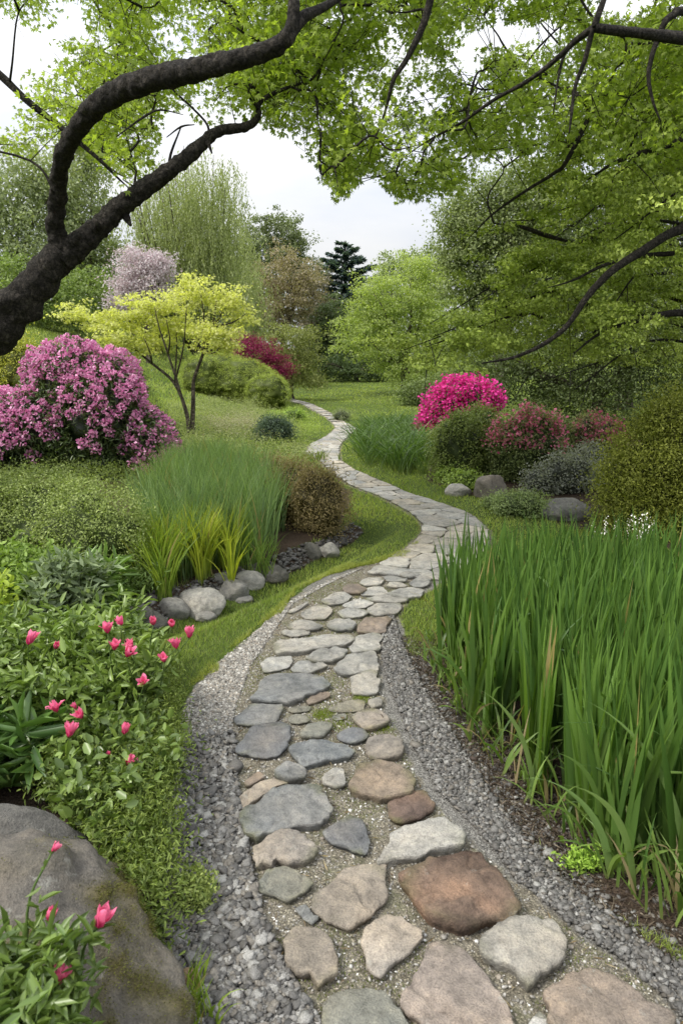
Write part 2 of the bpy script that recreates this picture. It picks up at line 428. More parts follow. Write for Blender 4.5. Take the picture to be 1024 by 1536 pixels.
def blades(base, az, h, lean, bend, wid, K=5, keel=0.0, twist=None, cbase=None, c1=(.05, .12, .02), c2=(.10, .2, .04), prof='sword', g=None):
    """vectorised strap leaves: base (N,3), az heading of the bend, h length, lean/bend in radians"""
    n = len(base); h = np.broadcast_to(h, n); lean = np.broadcast_to(lean, n); bend = np.broadcast_to(bend, n); wid = np.broadcast_to(wid, n)
    dirh = np.stack([np.cos(az), np.sin(az), np.zeros(n)], -1)
    fz = az + (twist if twist is not None else rng.uniform(0, pi, n)) 
    side = np.stack([-np.sin(fz), np.cos(fz), np.zeros(n)], -1)
    t = np.linspace(0, 1, K + 1); pts = [base.astype(float)]
    for k in range(K):
        th = lean + bend * ((t[k] + t[k + 1]) / 2) ** 1.8
        pts.append(pts[-1] + (dirh * np.sin(th)[:, None] + np.array([0, 0, 1.]) * np.cos(th)[:, None]) * (h / K)[:, None])
    pts = np.stack(pts, 1)
    if prof == 'sword': wp = np.clip(.72 + .5 * t - 1.25 * t ** 4, 0, 2) * (1 - t ** 6); wp[-1] = .02
    else: wp = (1 - t) ** .7; wp[-1] = .02
    off = side[:, None] * (wid[:, None] * wp[None] * .5)[..., None]
    if keel:
        nr = np.cross(side, nrm(np.gradient(pts, axis=1)[:, 1])); nr = nrm(nr)
        mid = pts + nr[:, None] * (wid[:, None] * wp[None] * keel)[..., None]
        V = np.stack([pts - off, mid, pts + off], 2); m = 3
    else:
        V = np.stack([pts - off, pts + off], 2); m = 2
    V = V.reshape(-1, 3)
    b = (np.arange(n) * (K + 1) * m)[:, None, None]; i = (np.arange(K) * m)[None, :, None]; j = np.arange(m - 1)[None, None]
    q = b + i + j
    F = np.stack([q, q + 1, q + 1 + m, q + m], -1).reshape(-1, 4)
    tt = rng.random(n) if g is None else g
    C = lerp_cols(c1, c2, tt) * rng.uniform(.82, 1.18, (n, 1))
    C = desat(C, .06); C = np.repeat(C[:, None], K + 1, 1)
    if cbase is not None:
        f = np.clip(1 - t / .22, 0, 1)[None, :, None]; C = C * (1 - f) + np.array(cbase) * f
    C = np.repeat(C[:, :, None], m, 2).reshape(-1, 3)
    return V, F, C

_ico = {}
def ico(sub):
    if sub in _ico: return _ico[sub]
    import bmesh
    bm = bmesh.new(); bmesh.ops.create_icosphere(bm, subdivisions=sub, radius=1)
    V = np.array([v.co[:] for v in bm.verts]); F = np.array([[v.index for v in f.verts] for f in bm.faces]); bm.free()
    _ico[sub] = (V, F); return V, F

def rotz(a):
    c, s = cos(a), sin(a); return np.array([[c, -s, 0], [s, c, 0], [0, 0, 1]])

def rock_geo(center, r, rot=0, seed=0, sub=4, amp=.22, flat_=.0, sharp=.0):
    V, F = ico(sub); V = V.copy()
    V = V * (1 + amp * fnoise(V, .95, seed, 4) )[:, None]
    for k in range(6):                        # a few broken faces
        rs = np.random.default_rng(seed * 31 + k); d = nrm(rs.normal(size=3)); lim = rs.uniform(.62, .9)
        q = V @ d; V = V - np.clip(q - lim, 0, None)[:, None] * d * (.85 if sharp else .6)
    V = V + nrm(V) * (.02 * fnoise(V, 7, seed + 3, 2))[:, None]
    V = (V * np.array(r)) @ rotz(rot).T + np.array(center)
    return V, F

# ---------------------------------------------------------------- terrain sheet
def atp(pts): return [tuple(at(*p)[:2]) for p in pts]
GRAVEL = atp([(150, 1900), (215, 1600), (236, 1480), (241, 1340), (238, 1250), (250, 1150), (262, 1090), (290, 1035), (330, 992), (385, 947), (430, 905),
              (480, 868), (545, 848), (600, 835), (670, 868), (648, 885), (615, 900), (600, 925), (606, 960), (625, 1000), (655, 1050), (690, 1100), (740, 1180),
              (790, 1250), (850, 1320), (930, 1380), (1040, 1450), (1200, 1560), (1300, 1800)])
SANDP = atp([(470, 1900), (455, 1560), (420, 1460), (375, 1330), (352, 1240), (345, 1130), (352, 1060), (375, 1000), (412, 945), (440, 905), (500, 868), (545, 850), (600, 838),
             (655, 868), (625, 890), (595, 920), (572, 960), (570, 1010), (578, 1070), (605, 1120), (630, 1180), (680, 1240), (745, 1300), (850, 1390), (960, 1470), (1100, 1600), (1250, 1900)])
SOIL = atp([(606, 985), (650, 985), (665, 960), (690, 905), (760, 870), (1500, 850), (1700, 1000), (1500, 1700), (1200, 1560), (1040, 1450), (930, 1380), (850, 1320),
            (790, 1250), (740, 1180), (690, 1100), (655, 1050), (625, 1010)])
DITCHP = atp([(100, 1000), (200, 958), (262, 925), (330, 900), (405, 872), (455, 850), (515, 820), (545, 795), (525, 785), (470, 815), (400, 840), (300, 872), (200, 900), (100, 940)])
LEFTBED = atp([(-900, 1900), (236, 1900), (236, 1450), (225, 1300), (236, 1150), (215, 1075), (225, 1030), (215, 985), (190, 958), (200, 900), (300, 872), (400, 840), (510, 795), (530, 740),
               (450, 700), (200, 715), (-500, 720), (-900, 900)])
RBED = atp([(640, 722), (700, 742), (780, 765), (830, 785), (900, 800), (1030, 830), (1500, 830), (1500, 660), (640, 655)])
EDGE_L = [(552, 862), (583, 840), (611, 823), (632, 805), (637, 794), (630, 780), (607, 765), (569, 745), (530, 731), (503, 714), (481, 693), (459, 679), (466, 667), (490, 655), (504, 643), (498, 633), (481, 622), (453, 607), (425, 600)]
EDGE_R = [(655, 872), (698, 853), (726, 834), (734, 815), (730, 797), (711, 777), (674, 761), (620, 744), (570, 723), (529, 705), (510, 692), (507, 679), (509, 670), (517, 659), (534, 643), (516, 633), (497, 621), (469, 607), (438, 598)]
EL = np.array(atp(EDGE_L)); ER = np.array(atp(EDGE_R))
FARPATH = [tuple(p) for p in EL] + [tuple(p) for p in ER[::-1]]

def build_ground():
    A = 1.5; T = 5.6
    xs = A * np.sinh(np.linspace(-T, T, 470)); ys = 3.2 + A * np.sinh(np.linspace(-4.6, 5.6, 470))
    X, Y = np.meshgrid(xs, ys); Z = H(X, Y)
    fade = lambda s, wd: np.clip(.5 + s / wd, 0, 1)
    near = (np.hypot(X, Y) < 45)
    sg = sdf(X, Y, GRAVEL); ss = sdf(X, Y, SANDP); so = np.maximum(sdf(X, Y, SOIL), np.maximum(sdf(X, Y, DITCHP), np.maximum(sdf(X, Y, LEFTBED), sdf(X, Y, RBED))))
    fp = sdf(X, Y, FARPATH)
    r = np.maximum(np.maximum(fade(sg, .12), fade(fp + .05, .12)), 0); b = fade(sg, .12) * (1 - fade(ss, .14)) 
    gsoil = fade(so, .14)
    Z = Z - .03 * (1 - fade(fp - .05, .1)) * 0 + .01 * fnoise(np.stack([X, Y, 0 * X], -1), 3.5, 9) * fade(-np.maximum(sg, fp) , .2) * (np.hypot(X, Y) < 30)
    n, m = X.shape; V = np.stack([X, Y, Z], -1).reshape(-1, 3)
    i = np.arange(n - 1)[:, None] * m; j = np.arange(m - 1)[None]
    F = np.stack([i + j, i + j + 1, i + m + j + 1, i + m + j], -1).reshape(-1, 4)
    C = np.stack([r, gsoil, b], -1).reshape(-1, 3)
    o = ob('ground', mesh_np('ground', V, F, M_GROUND, C, True)); tag(o, None, None, kind='structure')
build_ground()

# ---------------------------------------------------------------- paving stones
PAL = dict(g=(.19, .192, .188), b=(.135, .139, .145), o=(.185, .18, .15), t=(.255, .225, .19), p=(.25, .215, .19), r=(.15, .105, .08), l=(.33, .32, .295), w=(.27, .262, .24), k=(.205, .168, .135))
def xf(ox, oy, s, pts): return [(ox + x / s, oy + y / s) for x, y in pts]
Bc = lambda *p: xf(400, 800, 3.01, p); Cc = lambda *p: xf(340, 960, 3.413, p); Dc = lambda *p: xf(340, 1130, 2.844, p); Ec = lambda *p: xf(380, 1310, 2.844, p)
STONES = [
 ('o', .035, Dc((132,540),(170,485),(225,467),(290,478),(355,525),(360,545),(300,595),(255,612),(200,590),(140,570)), 'olive grey angular paving stone at the left edge of the path beside dark pebbles'),
 ('t', .03, Ec((242,115),(316,28),(416,-37),(526,-55),(558,-32),(571,48),(551,120),(500,180),(410,222),(370,212),(250,155)), 'large tan paving stone with straight right side, left of the rusty brown slab'),
 ('t', .045, Ec((120,265),(185,208),(280,215),(340,265),(362,340),(350,400),(275,450),(240,410),(170,410),(125,340)), 'chunky tan paving stone with a notched lower edge, by the pebbles near the front'),
 ('t', .035, Ec((480,235),(560,172),(640,172),(715,222),(705,260),(545,408),(480,390),(460,320)), 'oval warm tan paving stone slanting between the notched stone and the big pink slab'),
 ('r', .05, [(596,1303),(640,1284),(700,1269),(718,1270),(748,1305),(781,1352),(770,1364),(720,1378),(680,1386),(640,1376),(616,1340)], 'big rusty brown layered slab with dark broken front edge'),
 ('p', .04, [(601,1500),(612,1470),(640,1422),(665,1405),(690,1412),(720,1450),(745,1478),(770,1536),(778,1590),(700,1610),(640,1570),(636,1520),(608,1512)], 'largest pinkish grey slab at the bottom middle of the path'),
 ('o', .04, [(480,1500),(510,1478),(545,1472),(580,1485),(605,1515),(625,1550),(620,1600),(520,1610),(490,1560)], 'rounded grey tan slab cut by the bottom edge, left of the largest pinkish slab'),
 ('w', .05, [(722,1405),(745,1380),(790,1367),(825,1378),(848,1405),(840,1430),(810,1455),(792,1471),(765,1440),(735,1432)], 'grey stone with a curved bite out of its front, below the rusty slab'),
 ('k', .05, [(818,1490),(835,1465),(890,1444),(940,1468),(1003,1515),(1016,1565),(950,1605),(860,1600),(825,1545)], 'brown square cornered slab at the bottom right of the path'),
 ('l', .02, [(788,1540),(808,1515),(826,1532),(822,1560),(796,1562)], 'small pale stone chip between the two bottom slabs'),
 ('w', .012, [(443,1362),(458,1357),(479,1376),(468,1386),(455,1378)], 'small flat grey chip under the large tan stone'),
 ('g', .05, Dc((60,240),(130,190),(205,135),(290,122),(385,118),(420,150),(460,215),(455,250),(370,280),(250,290),(160,330),(120,352),(70,310)), 'large blue grey slab with wavy front edge on the left of the path'),
 ('t', .03, Dc((55,175),(120,120),(205,95),(258,115),(200,133),(128,185),(66,222)), 'thin tan stone tucked behind the large wavy blue grey slab'),
 ('k', .02, Dc((80,115),(135,75),(165,95),(110,124),(82,135)), 'small brown stone half sunk behind the thin tan stone'),
 ('g', .045, Dc((205,65),(255,22),(310,35),(345,62),(335,90),(260,100),(210,85)), 'small rounded grey stone behind the large wavy blue grey slab'),
 ('w', .03, Dc((405,95),(450,55),(495,60),(500,120),(470,132),(415,118)), 'small grey three cornered stone left of the broad tan brown stone'),
 ('k', .055, Dc((520,100),(560,35),(640,18),(740,30),(795,80),(808,120),(790,145),(650,165),(570,148),(525,125)), 'broad domed tan brown stone on the right of the path'),
 ('r', .02, Dc((690,200),(760,165),(850,160),(885,210),(870,250),(750,288),(700,260)), 'flat reddish brown stone sunk behind the long whitish stone'),
 ('l', .05, Dc((642,425),(690,345),(760,300),(880,262),(930,262),(1000,325),(1012,365),(900,385),(700,430),(650,440)), 'long whitish grey stone with thick speckled front edge'),
 ('b', .03, Dc((415,325),(470,275),(520,250),(575,285),(605,345),(620,375),(590,415),(545,405),(440,360)), 'blue grey triangular stone in the middle of the path'),
 ('t', .04, Dc((110,385),(150,365),(210,325),(265,313),(310,330),(380,385),(388,410),(330,440),(270,450),(200,440),(190,465),(160,450),(125,460)), 'tan stone with a broken corner below the large wavy blue grey slab'),
 ('g', .04, Cc((122,285),(165,215),(260,160),(390,155),(520,190),(545,210),(510,235),(420,265),(330,300),(250,305),(160,292)), 'broad pointed blue grey slab, the widest of the mid path'),
 ('g', .03, Cc((50,375),(120,315),(200,320),(280,325),(275,370),(245,405),(150,420),(60,410)), 'grey and cream split toned stone at the left edge, below the broad pointed slab'),
 ('b', .03, Cc((45,565),(100,470),(170,420),(260,410),(330,435),(335,490),(290,550),(250,585),(140,588)), 'dark blue grey rounded slab at the left edge with mossy margin'),
 ('g', .035, Cc((320,545),(360,520),(450,505),(540,512),(650,545),(655,575),(560,600),(470,610),(400,627),(345,580)), 'wide flat grey stone right of the dark blue grey slab'),
 ('b', .03, Cc((565,465),(620,442),(700,450),(722,475),(700,500),(640,510),(570,490)), 'small dark blue lens shaped stone between two tan cobbles'),
 ('o', .03, Cc((378,470),(420,430),(490,408),(545,418),(535,450),(490,480),(430,490),(385,485)), 'small light olive stone above the wide flat grey stone'),
 ('o', .02, Cc((318,395),(350,375),(400,378),(420,405),(370,420),(325,412)), 'little rounded olive cobble right of the split toned stone'),
 ('o', .015, Cc((315,350),(350,332),(430,335),(420,355),(350,368),(318,362)), 'little narrow cobble just above the rounded olive cobble'),
 ('k', .02, Cc((410,300),(450,268),(520,263),(530,280),(480,305),(420,322)), 'small tan tongue shaped stone under the broad pointed slab'),
 ('o', .02, Cc((530,340),(600,305),(690,298),(705,325),(680,350),(590,360),(535,355)), 'flat olive stone behind the two tan cobbles, beside a moss tuft'),
 ('w', .03, Cc((730,300),(780,278),(798,295),(795,325),(745,335),(728,320)), 'small pale stone at the right edge beside green moss'),
 ('t', .04, Cc((645,380),(690,348),(760,340),(820,365),(835,400),(780,430),(705,442),(670,410)), 'tan cobble on the right edge, the upper of two'),
 ('t', .05, Cc((705,530),(730,480),(800,460),(870,480),(905,520),(905,560),(850,580),(740,575)), 'round tan cobble on the right edge, the lower of two'),
 ('w', .035, Cc((632,180),(690,155),(765,150),(775,190),(775,255),(700,265),(645,262),(632,220)), 'pale square stone at the right edge of the path'),
 ('w', .04, Cc((545,130),(610,75),(690,48),(750,50),(778,90),(775,140),(680,155),(580,158)), 'pale rounded wedge stone behind the pale square stone'),
 ('w', .02, Cc((170,120),(230,85),(330,80),(325,125),(270,150),(190,158)), 'flat pale stone left of centre above the broad pointed slab'),
 ('w', .03, Cc((330,130),(370,95),(470,98),(520,122),(430,150),(350,150)), 'flat pointed grey stone directly above the broad pointed slab'),
 ('w', .035, Cc((395,85),(470,45),(560,28),(622,45),(600,70),(540,100),(440,98)), 'slanting grey stone in front of the long loaf shaped stone'),
 ('o', .015, Cc((538,382),(600,370),(608,395),(560,405)), 'tiny grey cobble beside the moss tuft in mid path'),
 ('w', .04, Bc((30,510),(60,480),(150,465),(280,450),(380,450),(390,475),(330,495),(200,515),(60,533)), 'long loaf shaped stone lying across the path'),
 ('w', .035, Bc((375,500),(410,450),(500,443),(520,460),(510,520),(400,525)), 'pale four sided stone at the right end of the long loaf shaped stone'),
 ('k', .035, Bc((405,415),(450,378),(545,365),(565,380),(540,430),(510,440),(410,435)), 'light brown stone at the right edge where the path narrows'),
 ('w', .03, Bc((268,410),(300,385),(370,380),(402,405),(380,428),(310,432)), 'pale oval stone left of the light brown stone'),
 ('w', .03, Bc((92,405),(150,383),(215,388),(255,408),(240,425),(140,430),(95,420)), 'pale oval stone above the left end of the long loaf shaped stone'),
 ('w', .015, Bc((70,440),(110,422),(190,430),(190,455),(110,462),(75,455)), 'dull flat stone touching the left end of the long loaf shaped stone'),
 ('w', .03, Bc((162,350),(200,325),(270,315),(298,340),(260,375),(180,375)), 'pale rounded stone near the white stone sliver'),
 ('l', .03, Bc((315,355),(360,335),(430,335),(455,355),(420,368),(340,370)), 'whitish oval stone in the third row from the light brown stone'),
 ('w', .035, Bc((455,330),(510,312),(600,308),(612,325),(570,360),(490,360),(458,345)), 'pale wedge stone at the right edge above the light brown stone'),
 ('l', .03, Bc((340,318),(390,293),(440,290),(485,305),(440,325),(370,330)), 'whitish flat stone in the middle of the bend'),
 ('w', .03, Bc((452,285),(510,270),(600,275),(640,290),(600,305),(480,300)), 'narrow pale stone at the right edge of the bend'),
 ('w', .03, Bc((240,295),(290,265),(350,262),(388,278),(340,305),(280,315)), 'pale stone at the left edge of the bend'),
 ('k', .03, Bc((340,250),(370,228),(420,228),(450,248),(420,265),(360,262)), 'small brownish stone at the left edge of the bend'),
 ('l', .03, Bc((428,268),(460,238),(520,235),(540,262),(500,272)), 'whitish five sided stone right of the small brownish stone'),
 ('w', .045, Bc((540,262),(600,238),(660,235),(710,250),(690,275),(620,280)), 'raised pale stone with dark underside at the right edge of the bend'),
 ('l', .03, Bc((420,215),(460,195),(520,193),(530,210),(500,230),(440,228)), 'whitish stone at the left edge just beyond the small brownish stone'),
 ('w', .03, Bc((534,232),(570,212),(610,217),(635,230),(590,238)), 'small pale stone behind the raised stone of the bend'),
 ('w', .03, Bc((645,220),(680,190),(735,185),(735,215),(710,232),(660,232)), 'pale stone at the right edge where the irises begin'),
 ('w', .03, Bc((530,188),(570,184),(630,203),(615,210),(540,206)), 'narrow pale stone at the start of the dense paving'),
 ('w', .03, Bc((600,182),(640,172),(700,177),(680,188),(625,194)), 'small pale stone right of the narrow one at the start of the dense paving'),
 ('l', .02, Bc((98,348),(175,310),(182,316),(112,355)), 'white stone sliver lying at the edge of the grass'),
 ('k', .03, [(498,1148),(520,1143),(522,1150),(500,1154)], None),
 ('w', .02, [(246,1135),(260,1131),(262,1142),(248,1146)], 'tiny pale stone at the left edge of the gravel under the flowers'),
]
def catmull_closed(P, k):
    P = np.array(P); n = len(P); out = []
    for i in range(n):
        p0, p1, p2, p3 = P[i - 1], P[i], P[(i + 1) % n], P[(i + 2) % n]
        for q in range(k):
            t = q / k; sm = .5 * (2 * p1 + (p2 - p0) * t + (2 * p0 - 5 * p1 + 4 * p2 - p3) * t * t + (3 * p1 - p0 - 3 * p2 + p3) * t ** 3)
            out.append(.45 * sm + .55 * (p1 * (1 - t) + p2 * t))
    return np.array(out)

def stone_geo(P2, ht, z0, seed, k=7, rings=(.93, .8, .62, .42, .2), amp=.006, bevel=.009, layered=False):
    Pc = catmull_closed(P2, k); c = Pc.mean(0); n = len(Pc)
    area = .5 * np.sum(Pc[:, 0] * np.roll(Pc[:, 1], -1) - np.roll(Pc[:, 0], -1) * Pc[:, 1])
    if area < 0: Pc = Pc[::-1]
    d = Pc - c; R = np.linalg.norm(d, axis=1, keepdims=True); u = d / R
    P3 = np.concatenate([Pc, np.zeros((n, 1))], 1)
    jag = .017 * fnoise(P3, 16, seed, 4)[:, None] * min(1, R.mean() / .12)
    Pj = Pc + u * jag
    bv = min(bevel, R.mean() * .12)
    lay = [(Pj - u * .016, -.03), (Pj - u * .006, ht * .30), (Pj + u * .001, ht * .6), (Pj + u * .001, ht * .90), (Pj - u * bv * .30, ht * .992), (Pj - u * bv * 1.4, ht)]
    for s in rings: lay.append((c + (Pj - u * bv * 1.3 - c) * s, ht + .002 * (1 - s)))
    V = np.concatenate([np.concatenate([p, np.full((n, 1), z)], 1) for p, z in lay] + [np.array([[c[0], c[1], ht + .0025]])])
    m = len(lay); i = np.arange(m - 1)[:, None] * n; j = np.arange(n)[None]; j2 = (j + 1) % n
    F = np.stack([i + j, i + j2, i + n + j2, i + n + j], -1).reshape(-1, 4)
    e = (m - 1) * n; jj = np.arange(n); Fc = np.stack([e + jj, e + (jj + 1) % n, np.full(n, m * n)], -1)
    top = np.concatenate([np.full(n * 4, .25), np.ones(len(V) - 4 * n)])
    V[:, 2] += amp * 1.25 * top * (fnoise(V, 9, seed + 4, 4) + 1.1 * fnoise(V, 3.0, seed + 8, 2) - 1.2 * np.clip(np.abs(fnoise(V, 7, seed + 6, 3)) * -6 + 1, 0, 1))
    if layered: qq = .5 + .5 * fnoise(np.stack([V[:, 0] * .45 + V[:, 1] * .35, V[:, 1] * 2.0 - V[:, 0] * .9, V[:, 2] * 0], 1), 4.0, seed, 3); st_ = np.floor(qq * 4); fr = qq * 4 - st_; V[:, 2] += top * (.015 * (st_ + smooth(.0, .14, fr) - 1) - .018)
    V[:, 2] += z0
    return V, [F, Fc]

def add_stone(P2, ht, z0, seed, colr, label, group, name='paving_stone', **kw):
    V, F = stone_geo(P2, ht, z0, seed, **kw); c = V.mean(0); c[2] = z0
    hv = np.random.default_rng(seed).uniform(.88, 1.12)
    cc = np.array(colr) * hv * np.ones((len(V), 3))
    if kw.get('layered'):
        nn = fnoise(V, 7, 51, 3)[:, None]; cc = cc * (1 + .35 * nn) + np.array([.05, .018, .0]) * np.clip(nn, 0, 1)
    else:
        n1 = fnoise(V, 8, seed + 20, 3)[:, None]; cc = cc * (1 + .16 * n1) + np.array([.018, .008, -.004]) * fnoise(V, 5, seed + 30, 2)[:, None]
    ed = smooth(.55, 1.0, np.linalg.norm(V[:, :2] - c[:2], axis=1) / (np.linalg.norm(V[:, :2] - c[:2], axis=1).max() + 1e-6)) * np.clip(fnoise(V, 13, seed + 33, 3) + .15, 0, .6); cc = cc * (1 - ed[:, None]) + np.array([.10, .105, .045]) * ed[:, None]
    o = ob(name, mesh_np(name, V - c, F, M_STONE, np.clip(cc, .01, 1), True)); o.location = c
    tag(o, label, 'paving stone', group); return o

for i, (ck, ht, px, lab) in enumerate(STONES):
    if lab is None: continue
    c = np.mean(px, 0); z0 = at(*c)[2]; P2 = []
    for p in px:
        d = ray(*p); t = (z0 + ht - CAMZ) / d[2]; P2.append(d[:2] * t)
    add_stone(np.array(P2), ht * .8, z0, i + 1, PAL[ck], lab, 'stones paving the winding path', rings=tuple(np.linspace(.95, .1, 12)) if c[1] > 1150 else (.93, .84, .72, .58, .42, .22), k=11 if c[1] > 1150 else 7, layered=(ck == 'r' and ht > .03))

def clip_poly(poly, n, d):             # keep n.x <= d
    out = []
    for i in range(len(poly)):
        a, b = poly[i], poly[(i + 1) % len(poly)]; da, db = a @ n - d, b @ n - d
        if da <= 0: out.append(a)
        if (da < 0 < db) or (db < 0 < da): out.append(a + (b - a) * da / (da - db))
    return out

def far_paving():
    mid = (EL + ER) / 2; seg = np.linalg.norm(np.diff(mid, axis=0), axis=1); cum = np.concatenate([[0], np.cumsum(seg)]); wd = np.linalg.norm(EL - ER, axis=1)
    def mp(s, t):
        l = np.array([np.interp(s, cum, EL[:, 0]), np.interp(s, cum, EL[:, 1])]); r = np.array([np.interp(s, cum, ER[:, 0]), np.interp(s, cum, ER[:, 1])])
        return l + (r - l) * t
    rs = np.random.default_rng(5); pts = []; s = .1; row = 0
    while s < cum[-1]:
        step = .25 + .013 * s; wloc = np.interp(s, cum, wd); nn = 3 if wloc > .62 else 2
        if wloc > 1.0: nn = 4
        for k in range(nn):
            t = (k + .5 + (.22 if row % 2 else -.22)) / nn
            pts.append([s + rs.uniform(-.35, .35) * step, np.clip(t + rs.uniform(-.22, .22) / nn, .06, .94), wloc])
        s += step; row += 1
    pts = np.array(pts); M = np.stack([pts[:, 0], pts[:, 1] * pts[:, 2]], 1)
    nst = 0
    for i, (s, t, wl) in enumerate(pts):
        p = M[i]; poly = [np.array(q) for q in [(p[0] - .6, 0.0), (p[0] + .6, 0.0), (p[0] + .6, wl), (p[0] - .6, wl)]]
        gap = .010 + .004 * rs.random()
        dist = np.linalg.norm(M - p, axis=1)
        for j in np.argsort(dist)[1:14]:
            q = np.array([M[j][0], pts[j, 1] * wl]); v = q - p; l = np.linalg.norm(v)
            if l < 1e-6: continue
            poly = clip_poly(poly, v / l, (v / l) @ (p + q) / 2 - gap)
            if len(poly) < 3: break
        if len(poly) < 3: continue
        W2 = np.array([mp(a, b / wl) for a, b in poly])
        c = W2.mean(0); rad = np.linalg.norm(W2 - c, axis=1).mean()
        if rad < .035: continue
        z0 = float(H(c[0], c[1])) ; rr = rs.random()
        colr = np.array(PAL['w']) * rs.uniform(.95, 1.3) * (np.array([1.06, 1, .92]) if rr < .25 else np.array([1, 1, 1.0]))
        d = np.hypot(*c)
        lab = 'flat pale stone in the dense paving of the first bend' if cum[-1] * 0 + s < 4.5 else 'flat pale stone in the middle run of the winding path' if d < 12 else 'small pale stone in the far end of the winding path'
        grp = 'pale stones of the first bend' if s < 4.5 else 'pale stones of the middle run' if d < 12 else 'pale stones of the far path'
        add_stone(W2, .022, z0, 300 + i, colr, lab, grp, k=3 if d > 9 else 4, rings=(.85, .5), amp=.004, bevel=.010)
        nst += 1
    print('far stones', nst)
far_paving()

# ---------------------------------------------------------------- pebbles
def px_of(P):
    v = P - np.array([0, 0, CAMZ]); f = np.array([0, cos(PITCH), -sin(PITCH)]); u = np.array([0, sin(PITCH), cos(PITCH)])
    z = v @ f; return 512 + FPX * v[:, 0] / z, 768 - FPX * (v @ u) / z, z

def scatter_poly(poly, n, falloff=True, ymin=.4):
    P = np.array(poly); lo, hi = P.min(0), P.max(0); hi = np.minimum(hi, 60); lo = np.maximum(lo, [-60, ymin])
    out = []
    while sum(len(o) for o in out) < n:
        q = rng.uniform(lo, hi, (n * 2, 2)); q = q[inpoly(q[:, 0], q[:, 1], poly)]
        out.append(q)
    return np.concatenate(out)[:n]

def pebbles(name, Q, size, cols, sub, sink=.25, flatten=.6, label=None):
    V0, F0 = ico(sub); n = len(Q); s = size * np.exp(rng.normal(0, .35, n))
    R = rng.normal(size=(n, 3, 3)); 
    ang = rng.uniform(0, 2 * pi, n); ca, sa = np.cos(ang), np.sin(ang)
    sc = np.stack([s * rng.uniform(.8, 1.35, n), s * rng.uniform(.65, 1.1, n), s * flatten * rng.uniform(.7, 1.1, n)], -1)
    J = 1 + .34 * rng.uniform(-1, 1, (n, len(V0), 1))
    P = V0[None] * J * sc[:, None]
    tl = rng.normal(0, .25, (n, 2)); P[..., 2] += P[..., 0] * tl[:, :1] + P[..., 1] * tl[:, 1:]
    X = P[..., 0] * ca[:, None] - P[..., 1] * sa[:, None]; Yy = P[..., 0] * sa[:, None] + P[..., 1] * ca[:, None]
    z = H(Q[:, 0], Q[:, 1]) + sc[:, 2] * (1 - sink) + (Q[:, 2] if Q.shape[1] > 2 else 0)
    V = np.stack([X + Q[:, :1], Yy + Q[:, 1:2], P[..., 2] + z[:, None]], -1).reshape(-1, 3)
    F = (F0[None] + (np.arange(n) * len(V0))[:, None, None]).reshape(-1, 3)
    c = np.array(cols)[rng.integers(0, len(cols), n)] * rng.uniform(.7, 1.35, (n, 1))
    o = ob(name, mesh_np(name, V, F, M_PEBBLE, np.repeat(c, len(V0), 0), True)); return tag(o, label, 'gravel', kind='stuff')

GREY = [(.10, .096, .088), (.07, .067, .062), (.14, .135, .125), (.085, .08, .072), (.20, .195, .18), (.125, .113, .095)]
DARK = [(.07, .065, .055), (.10, .095, .085), (.05, .045, .04), (.13, .125, .12)]
PALE = [(.27, .255, .225), (.20, .188, .165), (.37, .355, .32), (.15, .14, .122), (.24, .21, .17)]
LBAND = atp([(246, 1700), (246, 1480), (248, 1340), (243, 1240), (250, 1110), (352, 1100), (355, 1160), (372, 1280), (392, 1380), (432, 1460), (490, 1560), (500, 1700)])
RBAND = atp([(574, 930), (590, 925), (603, 965), (622, 1010), (650, 1060), (695, 1130), (740, 1200), (790, 1265), (855, 1335), (940, 1400), (1040, 1470), (1200, 1600), (1200, 1750),
             (1060, 1590), (1000, 1500), (930, 1440), (850, 1385), (775, 1320), (720, 1250), (660, 1190), (625, 1130), (605, 1080), (580, 1020), (572, 980)])
q = scatter_poly(LBAND, 15000); q = q[rng.random(len(q)) > smooth(2.0, 3.0, q[:, 1] + .3 * fnoise(np.stack([q[:, 0], q[:, 1], 0 * q[:, 0]], -1), 3, 2))]; q = np.concatenate([q, rng.uniform(0, .018, (len(q), 1))], 1)
q2 = scatter_poly(RBAND, 20000); q2 = np.concatenate([q2, rng.uniform(0, .012, (len(q2), 1))], 1)
pebbles('dark_pebbles', q, .0080, GREY, 2, label='dark grey rounded pebbles banked along the left side of the path')
pebbles('grey_gravel', q2, .0062, GREY, 1, label='dark grey crushed gravel band between the path and the iris bed')
LG = atp([(246, 1380), (243, 1240), (250, 1185), (262, 1090), (290, 1035), (330, 992), (385, 947), (430, 905), (500, 868), (545, 852), (500, 872), (440, 905), (412, 945), (375, 1000), (352, 1060), (345, 1130), (362, 1230), (380, 1330), (390, 1380)])
q = scatter_poly(LG, 26000); q = q[rng.random(len(q)) < .25 + smooth(1.9, 2.6, q[:, 1])]; pebbles('pale_gravel', q, .0048, PALE, 1, label='pale crushed gravel verge between the grass strip and the stones')
q = scatter_poly(SANDP, 15000); q = q[rng.random(len(q)) < np.where(q[:, 1] < 3.5, 1, .45)]
pebbles('path_grit', q, .0034, PALE + [(.5, .49, .46)], 1, sink=.5, label='fine pale grit scattered between the paving stones')
q = scatter_poly(DITCHP, 1500); pebbles('stream_gravel', q, .014, DARK, 1, label='dark gravel in the dry stream bed')

